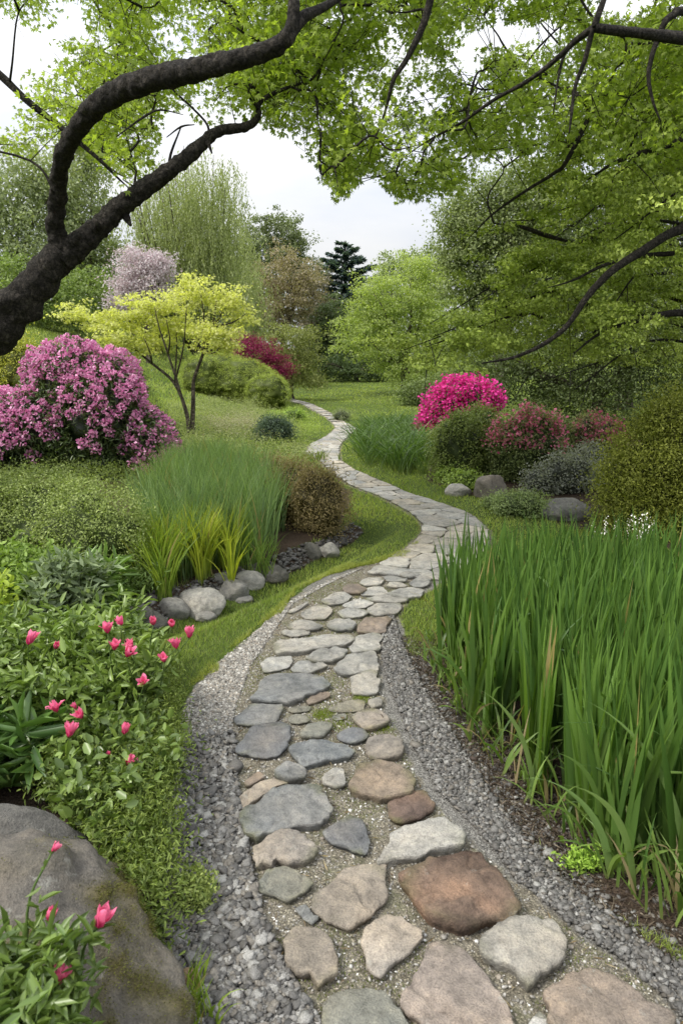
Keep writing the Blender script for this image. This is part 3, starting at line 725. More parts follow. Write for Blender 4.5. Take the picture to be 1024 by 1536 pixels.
# ---------------------------------------------------------------- lawn grass
def grass_field():
    n = 620000
    a = rng.uniform(radians(-36), radians(36), n); r = np.exp(rng.uniform(np.log(1.2), np.log(60), n))
    X = r * np.sin(a); Y = r * np.cos(a)
    keep = np.ones(n, bool)
    P0 = np.stack([X, Y, 0 * X], -1); e = .05 * fnoise(P0, 3, 4) * (r < 14)
    for poly in (GRAVEL, SOIL, DITCHP, LEFTBED, RBED, FARPATH):
        if poly is FARPATH: keep &= ~(sdf(X, Y, poly) > -.03)
        else: keep &= ~(sdf(X, Y, poly) + e > 0.0)
    X, Y, r = X[keep], Y[keep], r[keep]; Z = H(X, Y); P = np.stack([X, Y, Z], -1)
    P[:, 2] -= .004; n = len(P)
    hill = smooth(.15, .7, Z - .028 * np.clip(Y - 19, 0, 60)) * (X < 0)
    h = (.030 + .016 * rng.random(n)) * (1 + .0 * r) + .07 * hill * rng.random(n) + np.clip(r - 12, 0, 30) * .0012
    tuft = fnoise(P, 1.3, 21); h = h * (1 + .45 * tuft)
    wid = np.maximum(.0028, r * .00085)
    tone_mix = np.clip(.5 + .5 * fnoise(P, .8, 33) + .25 * rng.normal(size=n), 0, 1)  # noise patches and random blade tone between the two grass colours
    V, F, C = blades(P, rng.uniform(0, 2 * pi, n), h, rng.uniform(0, .5, n), rng.uniform(.2, 1.1, n), wid, K=2, c1=(.18, .26, .045), c2=(.42, .50, .11), prof='g', g=tone_mix)
    dry = rng.random(n) < .06; C.reshape(n, -1, 3)[dry] = (.26, .23, .11)
    o = ob('lawn_grass', mesh_np('lawn_grass', V, F, M_BLADE, C)); tag(o, 'short green lawn grass beside and beyond the path', 'grass', kind='stuff'); print('grass', n)
grass_field()

# ---------------------------------------------------------------- crowns and shrubs
def blob_px(cx, cy, rx, ry, Y, depth=None):
    """ellipsoid seen at (cx,cy) with half sizes in picture units, standing at distance Y: centre and radii in metres"""
    c = W(cx, cy, Y); f = np.array([0, cos(PITCH), -sin(PITCH)]); z = (c - np.array([0, 0, CAMZ])) @ f
    return c, np.array([rx * z / FPX, (depth if depth else .8 * max(rx, ry * .8) * z / FPX), ry * z / FPX])

def in_blobs(blobs, n, lo=.55, zmin=None):
    vol = np.array([np.prod(r) ** (2 / 3) for c, r in blobs]); k = rng.choice(len(blobs), n, p=vol / vol.sum())
    d = nrm(rng.normal(size=(n, 3))); rad = rng.uniform(lo ** 2, 1, n) ** .5
    C = np.array([b[0] for b in blobs])[k]; R = np.array([b[1] for b in blobs])[k]
    P = C + d * rad[:, None] * R
    if zmin is not None: P[:, 2] = np.maximum(P[:, 2], zmin)
    return P, nrm(d / R), k

def crown(blobs, nclus, nleaf, size, c1, c2, cr=.35, flat_=.5, templ=T_QUAD, up=.8, lo=.45, jag=.15, droop=.2, width=1.0, zmin=None, gap=0.0, outw=.8, seedn=1, ground=False, lump=0):
    """clumped foliage through the volume of the blobs"""
    Cc_, O, k = in_blobs(blobs, nclus, lo, zmin)
    R = np.array([b[1] for b in blobs])[k]
    Cc_ = Cc_ + O * (jag * R.mean(1) * np.clip(rng.normal(size=nclus), -1.6, 1.3))[:, None]
    if lump: Cc_ = Cc_ + O * R * (lump * (fnoise(Cc_ / R.mean(), 2.3, seedn + 40, 2) + 1.4 * np.clip(rng.normal(size=nclus) - 1.6, 0, 1)))[:, None]
    if gap:
        m = fnoise(Cc_, 1.6 / R.mean(), seedn, 2) > -gap * -1 - .62 + gap * 0
        Cc_, O = Cc_[m], O[m]
    nclus = len(Cc_)
    per = max(1, nleaf // max(nclus, 1)); g = np.clip(.5 + .3 * rng.normal(size=nclus), 0, 1)
    idx = np.repeat(np.arange(nclus), per); n = len(idx)
    off = rng.normal(size=(n, 3)) * cr * rng.uniform(.6, 1.3, nclus)[idx][:, None] * .55; off[:, 2] *= flat_
    out = nrm(off + O[idx] * .15 * cr)
    P = Cc_[idx] + off
    if zmin is not None: P = P[(P[:, 2] > zmin)]; idx = idx[:len(P)]; out = out[:len(P)]
    if ground:
        hz = H(P[:, 0], P[:, 1]); m = P[:, 2] > hz + .01; P, idx, out = P[m], idx[m], out[m]
    V, F, C = leaf_geo(P, size, c1, c2, templ, up, out=out * outw, g=g[idx], droop=droop, width=width)
    return V, F, C, Cc_

def limbs(base, tips, r0, seg=7, bend=.25, rtip=.012, start=.35, seed=0, noise=.08):
    """a trunk from base rising towards the tips' middle, branching into a limb for each tip"""
    rs = np.random.default_rng(seed); base = np.array(base, float); tips = np.array(tips); top = tips.mean(0)
    fork = base + (top - base) * start; fork[:2] = base[:2] + (top[:2] - base[:2]) * start * .5
    trunk = tube([base - [0, 0, .1], base * .6 + fork * .4 + rs.normal(size=3) * r0 * .4, fork], [r0 * 1.25, r0 * .9, r0 * .75], seg + 3, noise, sub=4)
    out = []
    for t in tips:
        s = rs.uniform(.0, 1.0); st = fork + (np.array([0, 0, 1.]) * (t[2] - fork[2]) * .25) * s * .5
        st = fork + rs.normal(size=3) * r0 * .15
        m = st * .5 + t * .5; m[2] += bend * np.linalg.norm(t - st) * .25; m += rs.normal(size=3) * np.linalg.norm(t - st) * .06
        out.append(tube([st, st * .75 + m * .25 + [0, 0, .05], m, m * .4 + t * .6 + rs.normal(size=3) * .04 * np.linalg.norm(t - st), t], [r0 * .55, r0 * .45, r0 * .32, r0 * .2, rtip], seg, noise, sub=3))
    return trunk, out

def pick_tips(blobs, n, seed, sc=.75):
    rs = np.random.default_rng(seed); vol = np.array([np.prod(r) ** (2 / 3) for c, r in blobs]); out = []
    for i in range(n):
        k = i % len(blobs) if n >= len(blobs) else rs.choice(len(blobs), p=vol / vol.sum())
        d = nrm(rs.normal(size=3)); d[2] = abs(d[2]) * .6; out.append(blobs[k][0] + d * blobs[k][1] * sc)
    return out

def tree(name, label, cat, blobs, Y, nclus, nleaf, size, c1, c2, trunk_r=.12, base=None, ntips=7, bark=None, group=None, mat=None, seed=0, start=.35, **kw):
    if base is None:
        bx = np.mean([b[0][0] for b in blobs]); by = np.mean([b[0][1] for b in blobs]); base = np.array([bx, by, float(H(bx, by))])
    t = thing(name, label, cat, base, group)
    tr, lb = limbs(base, pick_tips(blobs, ntips, seed), trunk_r, seed=seed, start=start)
    part('trunk', tr[0], tr[1], bark or M_BARK, t, None, True)
    V, F, C = parts_merge(lb); part('branches', V, F, bark or M_BARK, t, None, True)
    V, F, C, _ = crown(blobs, nclus, nleaf, size, c1, c2, **kw)
    part('crown', V, F, mat or M_LEAF, t, C)
    return t

def B(Y, *L_): return [blob_px(*b[:4], Y + (b[4] if len(b) > 4 else 0)) for b in L_]

# ---- far wood and the trees behind the garden
G_BACK = 'trees of the wood behind the garden'
def backtree(label, Y, bl, nl, size, c1, c2, seed, nclus=None, cr=None, name='broadleaf_tree', **kw):
    c1, c2 = tuple(np.array(c1) * 1.5), tuple(np.array(c2) * 1.35)
    bb = B(Y, *bl); rr = np.mean([b[1].mean() for b in bb])
    return tree(name, label, 'tree', bb, Y, nclus or int(nl / 45), nl, size, c1, c2, trunk_r=kw.pop('tr', .16), seed=seed, cr=cr or rr * .22, group=G_BACK, **kw)

backtree('pale grey green open tree at the far left edge', 34, [(-40, 330, 70, 130), (40, 350, 75, 110), (60, 270, 50, 60)], 26000, .15, (.085, .105, .055), (.17, .19, .10), 1, lo=.2, flat_=.9, up=.3)
backtree('tall grey green tree between the left edge and the willow', 36, [(110, 330, 60, 120), (160, 400, 60, 70), (130, 240, 40, 50)], 24000, .15, (.08, .10, .045), (.16, .18, .08), 2, lo=.2, flat_=.9, up=.3)
backtree('dense mid green tree above the left meadow behind the white blossom', 30, [(30, 440, 90, 60), (120, 450, 70, 50), (-60, 440, 60, 60)], 22000, .12, (.05, .075, .02), (.12, .155, .04), 3)
backtree('dark green rounded tree behind the dark trunk of the nearest tree', 33, [(210, 440, 60, 60), (260, 470, 60, 50)], 16000, .13, (.04, .06, .022), (.09, .12, .04), 4)
backtree('tall rounded grey green tree against the sky right of the willow', 50, [(400, 385, 62, 68), (430, 362, 38, 36), (360, 400, 40, 60), (455, 410, 26, 34)], 24000, .17, (.045, .06, .028), (.10, .115, .055), 5)
backtree('brownish bare looking tree right of the willow', 42, [(415, 440, 50, 70), (455, 430, 35, 50), (395, 480, 50, 40)], 17000, .13, (.085, .07, .045), (.16, .135, .085), 6, lo=.1, up=.2)
backtree('dark purple brown tree left of the blue conifer', 46, [(470, 465, 30, 60), (490, 500, 30, 40)], 13000, .14, (.045, .042, .032), (.09, .08, .055), 7)
backtree('small dark green tree under the blue conifer', 44, [(505, 480, 40, 40), (520, 520, 45, 35), (470, 520, 35, 30)], 14000, .15, (.03, .045, .022), (.075, .095, .04), 8)
backtree('light grey green tree behind the light green spreading tree', 44, [(610, 430, 60, 50), (650, 400, 35, 35)], 15000, .16, (.07, .09, .04), (.14, .165, .07), 9)
backtree('low shrubby tree, coloured dark for shade, at the back edge of the far lawn, under the conifer', 37, [(500, 552, 34, 20), (540, 556, 34, 18), (570, 548, 30, 26)], 12000, .10, (.02, .035, .012), (.055, .075, .025), 10)  # dark leaf colours paint the shade under the trees behind the lawn
backtree('dull green tree between the conifer and the light green spreading tree', 48, [(565, 480, 30, 50), (545, 520, 26, 34)], 12000, .14, (.04, .055, .028), (.09, .11, .05), 12)
# distant wood in one mass behind the trees one can tell apart
bb = [blob_px(x, 470 + 18 * sin(x * .03), 95, 66, 60 + (i % 3) * 4) for i, x in enumerate(range(-700, 1750, 90)) if not 440 < x < 590]
bb += [blob_px(515, 515, 90, 32, 62)]
V, F, C, _ = crown(bb, 1500, 60000, .34, (.04, .055, .025), (.10, .12, .05), cr=1.7, ground=True)
o = ob('far_wood', mesh_np('far_wood', V, F, M_LEAF, C)); tag(o, 'far off dark green wood closing the garden', 'wood', kind='stuff')

# ---- layered blue conifer
def conifer():
    Y = 58; b = W(518, 545, Y); base = np.array([b[0], Y, float(H(b[0], Y))]); top = W(518, 361, Y)
    t = thing('conifer', 'tall dark blue green layered conifer rising in the gap of sky', 'tree', base)
    part('trunk', *tube([base - [0, 0, .2], (base + top) / 2, top], [.3, .2, .04], 8)[:2], M_BARK_DARK, t, None, True)
    hgt = top[2] - base[2]; Ps, Ds, br = [], [], []
    rs = np.random.default_rng(3)
    for k in range(60):
        f = .22 + .76 * k / 60; z = base[2] + f * hgt; L_ = (1 - f) ** .75 * hgt * .52 * rs.uniform(.65, 1.15) + .25; a = k * 2.4 + rs.uniform(-.3, .3)
        d = np.array([cos(a), sin(a), .12]); n = int(420 * L_ / 2.5)
        u = rs.uniform(.1, 1, n) ** .7; c0 = base * 1.0; c0[2] = z
        cur = c0 + d * (u * L_)[:, None] + np.array([0, 0, .25]) * (u ** 2)[:, None] * L_ * .4
        br.append(tube([c0, c0 + d * L_ * .5, c0 + d * L_ + [0, 0, .1 * L_]], [.06, .04, .015], 5))
        s = rs.normal(size=(n, 3)) * np.array([.28, .28, .07]) * (1 - u * .6)[:, None] * L_ * .5
        Ps.append(cur + s); Ds.append(np.tile(d, (n, 1)))
    P = np.concatenate(Ps); V, F, C = leaf_geo(P, .34, (.022, .036, .04), (.06, .088, .09), T_QUAD, 1.5, dirs=np.concatenate(Ds), width=.8)
    V2, F2, _ = parts_merge(br); part('branches', V2, F2, M_BARK_DARK, t, None, True); part('crown', V, F, M_LEAF, t, C)
conifer()

# ---- willow: a vase of upright stems with hanging strands
def willow():
    Y = 33; b = W(300, 520, Y); base = np.array([b[0], Y, float(H(b[0], Y))])
    t = thing('willow', 'tall feathery yellow green willow of fine upright strands', 'tree', base)
    rs = np.random.default_rng(8); st, P, D = [], [], []
    for k in range(120):
        px = rs.uniform(195, 402); u = (px - 300) / 105; topy = 205 + 45 * abs(u) + (max(0, px - 350) * 3.4 if px > 350 else 0) + rs.uniform(0, 90)
        tip = W(px, topy, Y + rs.uniform(-3, 3)); m = base * .55 + tip * .45; m[0] = base[0] * .35 + tip[0] * .65; m[1] = base[1] * .5 + tip[1] * .5
        if k < 26: st.append(tube([base, m, tip], [.07, .04, .012], 5, sub=4))
        c, _ = spline(np.array([base, m, tip]), np.ones(3), 12); c = c[9:]
        for q in range(34):
            s = c[rs.integers(2, len(c))] + rs.normal(size=3) * .22; hl = rs.uniform(.7, 2.3); n = int(hl * 14)
            v = np.linspace(0, 1, n)[:, None]; dr = rs.normal(size=3) * .25; dr[2] = 0
            P.append(s + dr * v * hl + np.array([0, 0, -1.]) * v ** 1.3 * hl + rs.normal(size=(n, 3)) * .02); D.append(np.tile([0, 0, -1.], (n, 1)))
    P = np.concatenate(P); m = P[:, 2] > base[2] + .3; P = P[m]; D = np.concatenate(D)[m]
    V, F, C = leaf_geo(P, .12, (.12, .145, .055), (.23, .26, .10), T_SLIM, .2, dirs=D, width=1.3)
    V2, F2, _ = parts_merge(st); part('stems', V2, F2, M_BARK, t, None, True); part('crown', V, F, M_LEAF, t, C); print('willow', len(P))
willow()

# ---- mid distance garden trees
tree('blossom_tree', 'small tree covered in dusty white blossom behind the yellow maple', 'tree', B(27, (212, 415, 42, 40), (200, 445, 36, 30), (235, 400, 24, 22)), 27, 260, 15000, .085, (.24, .22, .22), (.42, .395, .395),
     trunk_r=.09, seed=11, cr=.35, mat=M_PETAL)
tree('maple_tree', 'light green spreading tree beyond the far lawn', 'tree', B(29, (590, 450, 62, 50), (640, 440, 45, 50), (560, 500, 55, 42), (610, 540, 62, 45), (650, 500, 50, 60), (545, 455, 26, 30), (620, 400, 28, 18), (640, 575, 40, 25)), 29, 800, 44000, .085, (.13, .17, .05), (.25, .29, .10),
     trunk_r=.12, seed=12, cr=.42, flat_=.35, mat=M_LEAF_BRIGHT, jag=.22, ntips=12, lo=.3)
tree('rounded_tree', 'tall grey green tree rising behind the tiered boughs on the right', 'tree', B(21, (730, 330, 66, 62), (700, 400, 45, 50), (790, 300, 60, 60), (760, 420, 70, 60), (690, 345, 32, 45), (840, 380, 70, 80)), 21, 850, 60000, .085, (.075, .10, .035), (.17, .20, .075),
     trunk_r=.18, seed=13, cr=.45, ntips=10)
tree('evergreen_tree', 'dense dark evergreen filling the right side behind the azaleas', 'tree', B(16, (860, 520, 120, 70), (960, 480, 110, 100), (740, 555, 65, 50), (1050, 520, 100, 110), (900, 590, 130, 50)), 16, 900, 65000, .06, (.028, .042, .013), (.075, .098, .028),  # leaf colours darkened to read as shaded gaps between the tiered boughs
     trunk_r=.16, seed=14, cr=.4, ntips=10)
tree('evergreen_tree', 'mid green evergreen on the skyline at the right edge', 'tree', B(19, (930, 330, 100, 90), (1040, 300, 110, 140), (880, 430, 90, 70), (1000, 200, 90, 80)), 19, 800, 42000, .09, (.032, .048, .016), (.085, .11, .034),
     trunk_r=.2, seed=15, cr=.5, ntips=10)
tree('low_tree', 'low dull green tree under the light green spreading tree', 'tree', B(24, (665, 590, 52, 34), (620, 590, 30, 20), (705, 575, 50, 40)), 24, 280, 18000, .07, (.06, .085, .03), (.14, .175, .06), trunk_r=.07, seed=16, cr=.35)

def maple_yellow():
    base = at(287, 652); Y = base[1]
    t = thing('yellow_maple', 'small spreading maple with bright lime yellow leaves and forked stems', 'tree', base)
    S = lambda pts, r, seg=8: tube([W(x, y, Y + dy) for x, y, dy in pts], r, seg, .08, sub=4)
    main = [S([(284, 656, 0), (280, 620, 0), (262, 575, .1), (228, 545, .15), (195, 518, .2), (165, 490, .3)], [.046, .040, .032, .024, .016, .008]),
            S([(288, 656, .05), (290, 600, .05), (291, 570, .05), (305, 530, 0), (318, 490, -.1), (325, 450, -.2)], [.05, .042, .035, .026, .016, .008]),
            S([(281, 625, 0), (268, 580, -.1), (252, 530, -.2), (240, 495, -.3), (232, 460, -.3)], [.03, .026, .02, .014, .007])]
    V, F, _ = parts_merge(main); part('trunk', V, F, M_BARK, t, None, True)
    tips = [(120, 470, .5), (150, 500, -.4), (190, 455, .2), (215, 505, -.6), (260, 440, .4), (300, 430, -.3), (340, 440, .2), (370, 470, -.2), (350, 500, .5), (300, 480, .8), (250, 480, -.8), (330, 520, -.5), (200, 480, .9), (280, 460, -.9)]
    st = [(228, 545, .15), (195, 518, .2), (252, 530, -.2), (240, 495, -.3), (305, 530, 0), (318, 490, -.1), (262, 575, .1)]
    br = []
    for i, tp in enumerate(tips):
        a = min(st, key=lambda s: abs(s[0] - tp[0]) + max(0, tp[1] - s[1] + 10) * 3)
        br.append(S([a, ((a[0] + tp[0]) / 2 + 4, (a[1] + tp[1]) / 2 + 4, (a[2] + tp[2]) / 2), tp], [.022, .014, .006], 5))
    V, F, _ = parts_merge(br); part('branches', V, F, M_BARK, t, None, True)
    bl = B(Y, (125, 472, 34, 12), (165, 488, 42, 16), (205, 470, 40, 20), (165, 508, 36, 10, -.5), (245, 460, 45, 22), (300, 442, 38, 20), (270, 490, 50, 20, .5), (335, 455, 38, 22), (362, 478, 26, 16), (330, 500, 42, 18, -.3), (285, 425, 26, 10),
           (225, 512, 40, 14, .4), (340, 520, 26, 10), (200, 520, 34, 10))
    V, F, C, _ = crown(bl, 440, 17000, .044, (.215, .22, .065), (.44, .44, .19), cr=.17, flat_=.35, templ=T_STAR3, jag=.3, lo=.2, up=1.0)
    part('crown', V, F, M_LEAF_BRIGHT, t, C)
maple_yellow()

tree('red_maple', 'dark crimson maple bush behind the clipped hedge', 'tree', B(24, (385, 530, 36, 22), (410, 552, 30, 22), (372, 512, 22, 12)), 24, 190, 9000, .055, (.12, .012, .035), (.30, .035, .10), trunk_r=.05, seed=21, cr=.25, flat_=.4, mat=M_PETAL)
tree('layered_tree', 'olive green layered low tree on a short trunk beside the far path', 'tree', B(26, (440, 510, 46, 22), (415, 530, 36, 18), (450, 545, 36, 22), (465, 572, 30, 14), (410, 565, 30, 18)), 26, 300, 16000, .065, (.075, .09, .022), (.17, .185, .05), base=at(440, 598), trunk_r=.09, seed=22, cr=.4, flat_=.3)

# ---- mounded shrubs
def shrub(name, label, cat, blobs, nclus, nleaf, size, c1, c2, base_px=None, mat=None, stems=7, group=None, seed=0, bark=None, core=.78, **kw):
    bx, by = np.mean([b[0][0] for b in blobs]), np.mean([b[0][1] for b in blobs]); base = np.array([bx, by, float(H(bx, by))])
    t = thing(name, label, cat, base, group); rs = np.random.default_rng(seed); st = []
    for b in blobs:
        for k in range(max(2, stems // len(blobs))):
            d = nrm(rs.normal(size=3)); d[2] = abs(d[2]); tip = b[0] + d * b[1] * .7; g = np.array([b[0][0] * .6 + bx * .4 + rs.normal() * .06, b[0][1] * .6 + by * .4 + rs.normal() * .06, 0]); g[2] = H(g[0], g[1]) - .03
            m = (g + tip) / 2 + rs.normal(size=3) * .05; st.append(tube([g, m, tip], [.018, .012, .005], 5, sub=3))
    V, F, _ = parts_merge(st); part('stems', V, F, bark or M_BARK_DARK, t, None, True)
    kw.setdefault('lump', .22); kw.setdefault('seedn', seed); kw.setdefault('cr', .16); kw.setdefault('lo', .72); kw.setdefault('jag', .06); kw.setdefault('flat_', .8)
    V, F, C, cl = crown(blobs, nclus, nleaf, size, c1, c2, ground=True, **kw)
    L_ = [(V, F, C)]
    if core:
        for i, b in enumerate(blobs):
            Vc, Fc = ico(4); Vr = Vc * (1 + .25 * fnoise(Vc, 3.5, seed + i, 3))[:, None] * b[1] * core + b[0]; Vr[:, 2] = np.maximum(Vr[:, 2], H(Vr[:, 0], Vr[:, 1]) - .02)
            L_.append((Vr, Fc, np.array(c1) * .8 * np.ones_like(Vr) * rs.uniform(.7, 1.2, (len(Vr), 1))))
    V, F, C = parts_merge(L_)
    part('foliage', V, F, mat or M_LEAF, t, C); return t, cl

def gblobs(*L_):
    """(cx, base_y, half width, height) in picture units; the blob sits on the ground where base_y meets it"""
    out = []
    for b in L_:
        cx, byy, hw, ht = b[:4]; g = at(cx, byy); Y = g[1] + (b[4] if len(b) > 4 else 0)
        z = (W(cx, byy, g[1]) - np.array([0, 0, CAMZ])) @ np.array([0, cos(PITCH), -sin(PITCH)]); rx = hw * z / FPX; rz = ht * z / FPX
        dep = rx * .75; c = np.array([W(cx, byy, Y)[0], Y + dep * .8, 0]); c[2] = H(c[0], c[1]) + rz * .42
        out.append((c, np.array([rx, dep, rz * .6])))
    return out

shrub('clipped_hedge', 'long clipped light green hedge mound on the left slope', 'hedge', gblobs((322, 596, 50, 66), (362, 606, 56, 66), (400, 614, 36, 52), (385, 610, 44, 58), (300, 592, 34, 60), (342, 600, 50, 66)), 5200, 90000, .028, (.11, .145, .02), (.24, .28, .055), seed=31, cr=.075, lo=.93, jag=.01, lump=.02)
shrub('dark_shrub', 'small dark blue green shrub left of the far path', 'shrub', gblobs((410, 668, 27, 40)), 240, 9000, .035, (.025, .045, .028), (.07, .10, .06), seed=32, cr=.12)
shrub('bright_shrub', 'low bright green shrub on the left bank above the far path', 'shrub', gblobs((440, 634, 18, 20), (418, 634, 18, 14)), 130, 5000, .035, (.10, .16, .025), (.22, .30, .05), seed=33, cr=.12)
shrub('path_shrub', 'tiny grey green shrub on the lawn at the far bend', 'shrub', gblobs((512, 632, 13, 16)), 60, 2200, .03, (.08, .10, .05), (.18, .20, .10), seed=34, cr=.1)
shrub('gold_conifer', 'yellow green conifer bush behind the lilac rhododendron', 'shrub', B(11.6, (35, 560, 44, 46), (68, 562, 26, 34), (-15, 580, 45, 50), (12, 530, 30, 30)), 500, 22000, .04, (.13, .15, .02), (.34, .33, .04), seed=35, cr=.16, flat_=1.2, templ=T_SLIM, width=1.6)
shrub('brown_shrub', 'rounded brown tinged twiggy shrub where the stream bed meets the grass', 'shrub', gblobs((478, 812, 42, 100, .1), (440, 800, 50, 92, .35), (412, 775, 36, 70, .7)), 1500, 40000, .02, (.085, .07, .025), (.20, .155, .07), seed=36, cr=.10, lo=.82, templ=T_SLIM, width=2.2)
shrub('fine_leaf_shrub', 'wide fine leaved grey green shrub at the left edge under the rhododendron', 'shrub', gblobs((50, 905, 110, 165, .3), (125, 905, 85, 165, .1), (182, 895, 40, 105, .1), (-60, 905, 90, 185, .3)), 2800, 90000, .018, (.085, .12, .03), (.24, .28, .09), seed=37, cr=.085, lo=.85)
shrub('rounded_shrub', 'dense dark green rounded shrub in front of the magenta azalea', 'shrub', gblobs((690, 722, 40, 98), (725, 720, 42, 104, .25), (668, 700, 24, 60, .2)), 900, 34000, .028, (.05, .075, .018), (.14, .17, .04), seed=38, cr=.11, lo=.85)
shrub('leafy_shrub', 'low bright leaved shrub tucked under the dark green rounded shrub', 'shrub', gblobs((700, 735, 26, 26, -.1), (672, 725, 18, 20)), 100, 3500, .035, (.09, .14, .025), (.20, .26, .05), seed=39, cr=.1)
shrub('grey_leaf_shrub', 'silvery grey leaved shrub between the rocks on the right', 'shrub', gblobs((858, 745, 42, 62, .1), (812, 742, 26, 36), (890, 742, 30, 70, .3)), 400, 13000, .03, (.10, .11, .085), (.24, .25, .21), seed=40, cr=.12, lo=.7)
shrub('ground_shrub', 'low mint green creeping shrub in front of the upright rock', 'shrub', gblobs((785, 778, 46, 34), (750, 765, 26, 22), (820, 778, 20, 18)), 400, 14000, .02, (.10, .14, .05), (.24, .29, .12), seed=41, cr=.08)
def with_blooms(t, cl, n, cond, size, c1, c2, k=18, cr=.05, label=None, name='blossom'):
    m = cond(cl); c = cl[m]; 
    if len(c) > n: c = c[rng.choice(len(c), n, replace=False)]
    idx = np.repeat(np.arange(len(c)), k); P = c[idx] + rng.normal(size=(len(idx), 3)) * cr
    V, F, C = leaf_geo(P, size, c1, c2, T_QUAD, .6, width=1.6); o = part(name, V, F, M_PETAL, t, C, kind='stuff'); return o
az, cl = shrub('pink_azalea', 'green azalea with faded coral pink flowers right of the dark rounded shrub', 'azalea', gblobs((800, 735, 52, 112, .35), (765, 735, 34, 98, .5), (838, 728, 30, 92, .5)), 900, 26000, .03, (.055, .08, .025), (.15, .18, .06), seed=42, cr=.12, lo=.8)
with_blooms(az, cl, 150, lambda c: (c[:, 2] > np.percentile(c[:, 2], 66)) & (c[:, 1] < np.percentile(c[:, 1], 70)), .042, (.55, .09, .20), (.85, .34, .45), k=12)
az, cl = shrub('pink_azalea', 'brownish azalea with sparse dull pink flowers beside the golden shrub', 'azalea', gblobs((880, 728, 36, 102, .6), (912, 735, 32, 96, .7)), 600, 16000, .03, (.075, .08, .035), (.17, .15, .07), seed=43, cr=.12, lo=.75)
with_blooms(az, cl, 80, lambda c: (c[:, 2] > np.percentile(c[:, 2], 66)) & (c[:, 1] < np.percentile(c[:, 1], 70)), .042, (.45, .08, .16), (.70, .26, .34), k=12)
az, cl = shrub('magenta_azalea', 'brilliant magenta azalea in full bloom beside the daylily mound', 'azalea', B(13.0, (666, 625, 32, 42), (700, 600, 38, 28), (732, 602, 20, 17), (648, 645, 19, 27), (685, 584, 20, 14)), 700, 9000, .035, (.05, .08, .02), (.12, .16, .04), seed=44, cr=.1, lo=.88, lump=.12)
with_blooms(az, cl, 700, lambda c: c[:, 2] > -9, .05, (.42, .006, .15), (.88, .09, .45), k=22, cr=.07)

# ---- lilac pink rhododendron: trusses as flower balls
def truss(seed):
    rs = np.random.default_rng(seed); n = 58; d = nrm(rs.normal(size=(n, 3)) + [0, 0, .5]); P = d * rs.uniform(.5, 1, (n, 1)) * .075
    V, F, k = leaves(P, nrm(d + rs.normal(size=(n, 3)) * .9), nrm(d + rs.normal(size=(n, 3)) * .5), rs.uniform(.026, .045, n), T_QUAD, 1.7)
    c = lerp_cols((.52, .14, .35), (.88, .52, .72), rs.random(n)) * rs.uniform(.85, 1.15, (n, 1)); return V, F, np.repeat(c, k, 0)
def rhododendron():
    bl = B(9.6, (112, 582, 56, 66, .2), (150, 630, 68, 82), (212, 675, 50, 58), (25, 655, 66, 62), (172, 582, 36, 52, .3), (-40, 640, 60, 62, .2), (232, 698, 30, 34), (155, 702, 40, 30, -.2), (60, 640, 60, 56), (75, 562, 34, 34, .4))
    t, cl = shrub('rhododendron', 'large rhododendron covered in lilac pink flowers on the left', 'rhododendron', bl, 1700, 38000, .075, (.025, .042, .014), (.075, .11, .03), seed=50, cr=.14, lo=.8, lump=.03, templ=T_LANCE, core=.7, mat=M_SHINY, stems=40)
    P, O, k = in_blobs(bl, 5200, .97)
    inside = np.zeros(len(P), bool)
    for c, r in bl: inside |= (((P - c) / (r * .94)) ** 2).sum(1) < 1
    px, py, z = px_of(P)
    bare = (((px - 120) / 75) ** 2 + ((py - 672) / 40) ** 2 < 1) | ((py > 655) & (px > 20) & (px < 110)) | (((px - 185) / 34) ** 2 + ((py - 700) / 26) ** 2 < 1) | (((px - 75) / 25) ** 2 + ((py - 590) / 30) ** 2 < .6)
    sel = ~inside & (O[:, 2] > -.35) & (P[:, 2] > H(P[:, 0], P[:, 1]) + .12) & (~bare | (rng.random(len(P)) < .10))
    P, O = P[sel], O[sel]; px, py, z = px_of(P)
    keep = []
    for i in rng.permutation(len(P)):
        if all(np.sum((P[i] - P[j]) ** 2) > .0115 for j in keep): keep.append(i)
    P, O = P[keep], O[keep]; P = P + O * .05
    order = np.argsort(P @ np.array([0, 1, 0]) + (-O[:, 1] < -.2) * 9)
    vis = [mesh_np('flower_cluster', *(lambda a: (a[0], a[1]))(truss(s)), M_PETAL, truss(s)[2]) for s in range(6)]
    first = order[:100]; rs = np.random.default_rng(1)
    for i in first:
        o = bpy.data.objects.new('flower_cluster', vis[rs.integers(6)]); COL.objects.link(o); o.parent = t; o.matrix_parent_inverse = t.matrix_basis.inverted()
        o.location = P[i]; o.rotation_euler = (rs.uniform(-.5, .5), rs.uniform(-.5, .5), rs.uniform(0, 6)); s = rs.uniform(.8, 1.25); o.scale = (s, s, s)
    L_ = []
    for i in order[100:]:
        V, F, C = truss(int(rs.integers(6))); L_.append((V @ rotz(rs.uniform(0, 6)).T * rs.uniform(.8, 1.25) + P[i], F, C * rs.uniform(.85, 1.15)))
    V, F, C = parts_merge(L_); part('more_flower_clusters', V, F, M_PETAL, t, C, kind='stuff'); print('trusses', len(P))
rhododendron()

# ---- golden cypress at the right
def golden():
    bl = B(6.3, (985, 700, 80, 75), (1040, 660, 90, 80), (960, 760, 62, 62), (1040, 780, 100, 80), (930, 720, 36, 50), (1000, 630, 40, 34))
    t, cl = shrub('golden_cypress', 'feathery golden green cypress bush at the right edge', 'shrub', bl, 1500, 75000, .028, (.08, .095, .014), (.23, .245, .035), seed=51, cr=.13, lo=.62, lump=.15, templ=T_SLIM, width=1.7, core=.5, flat_=1.1, stems=40)
golden()


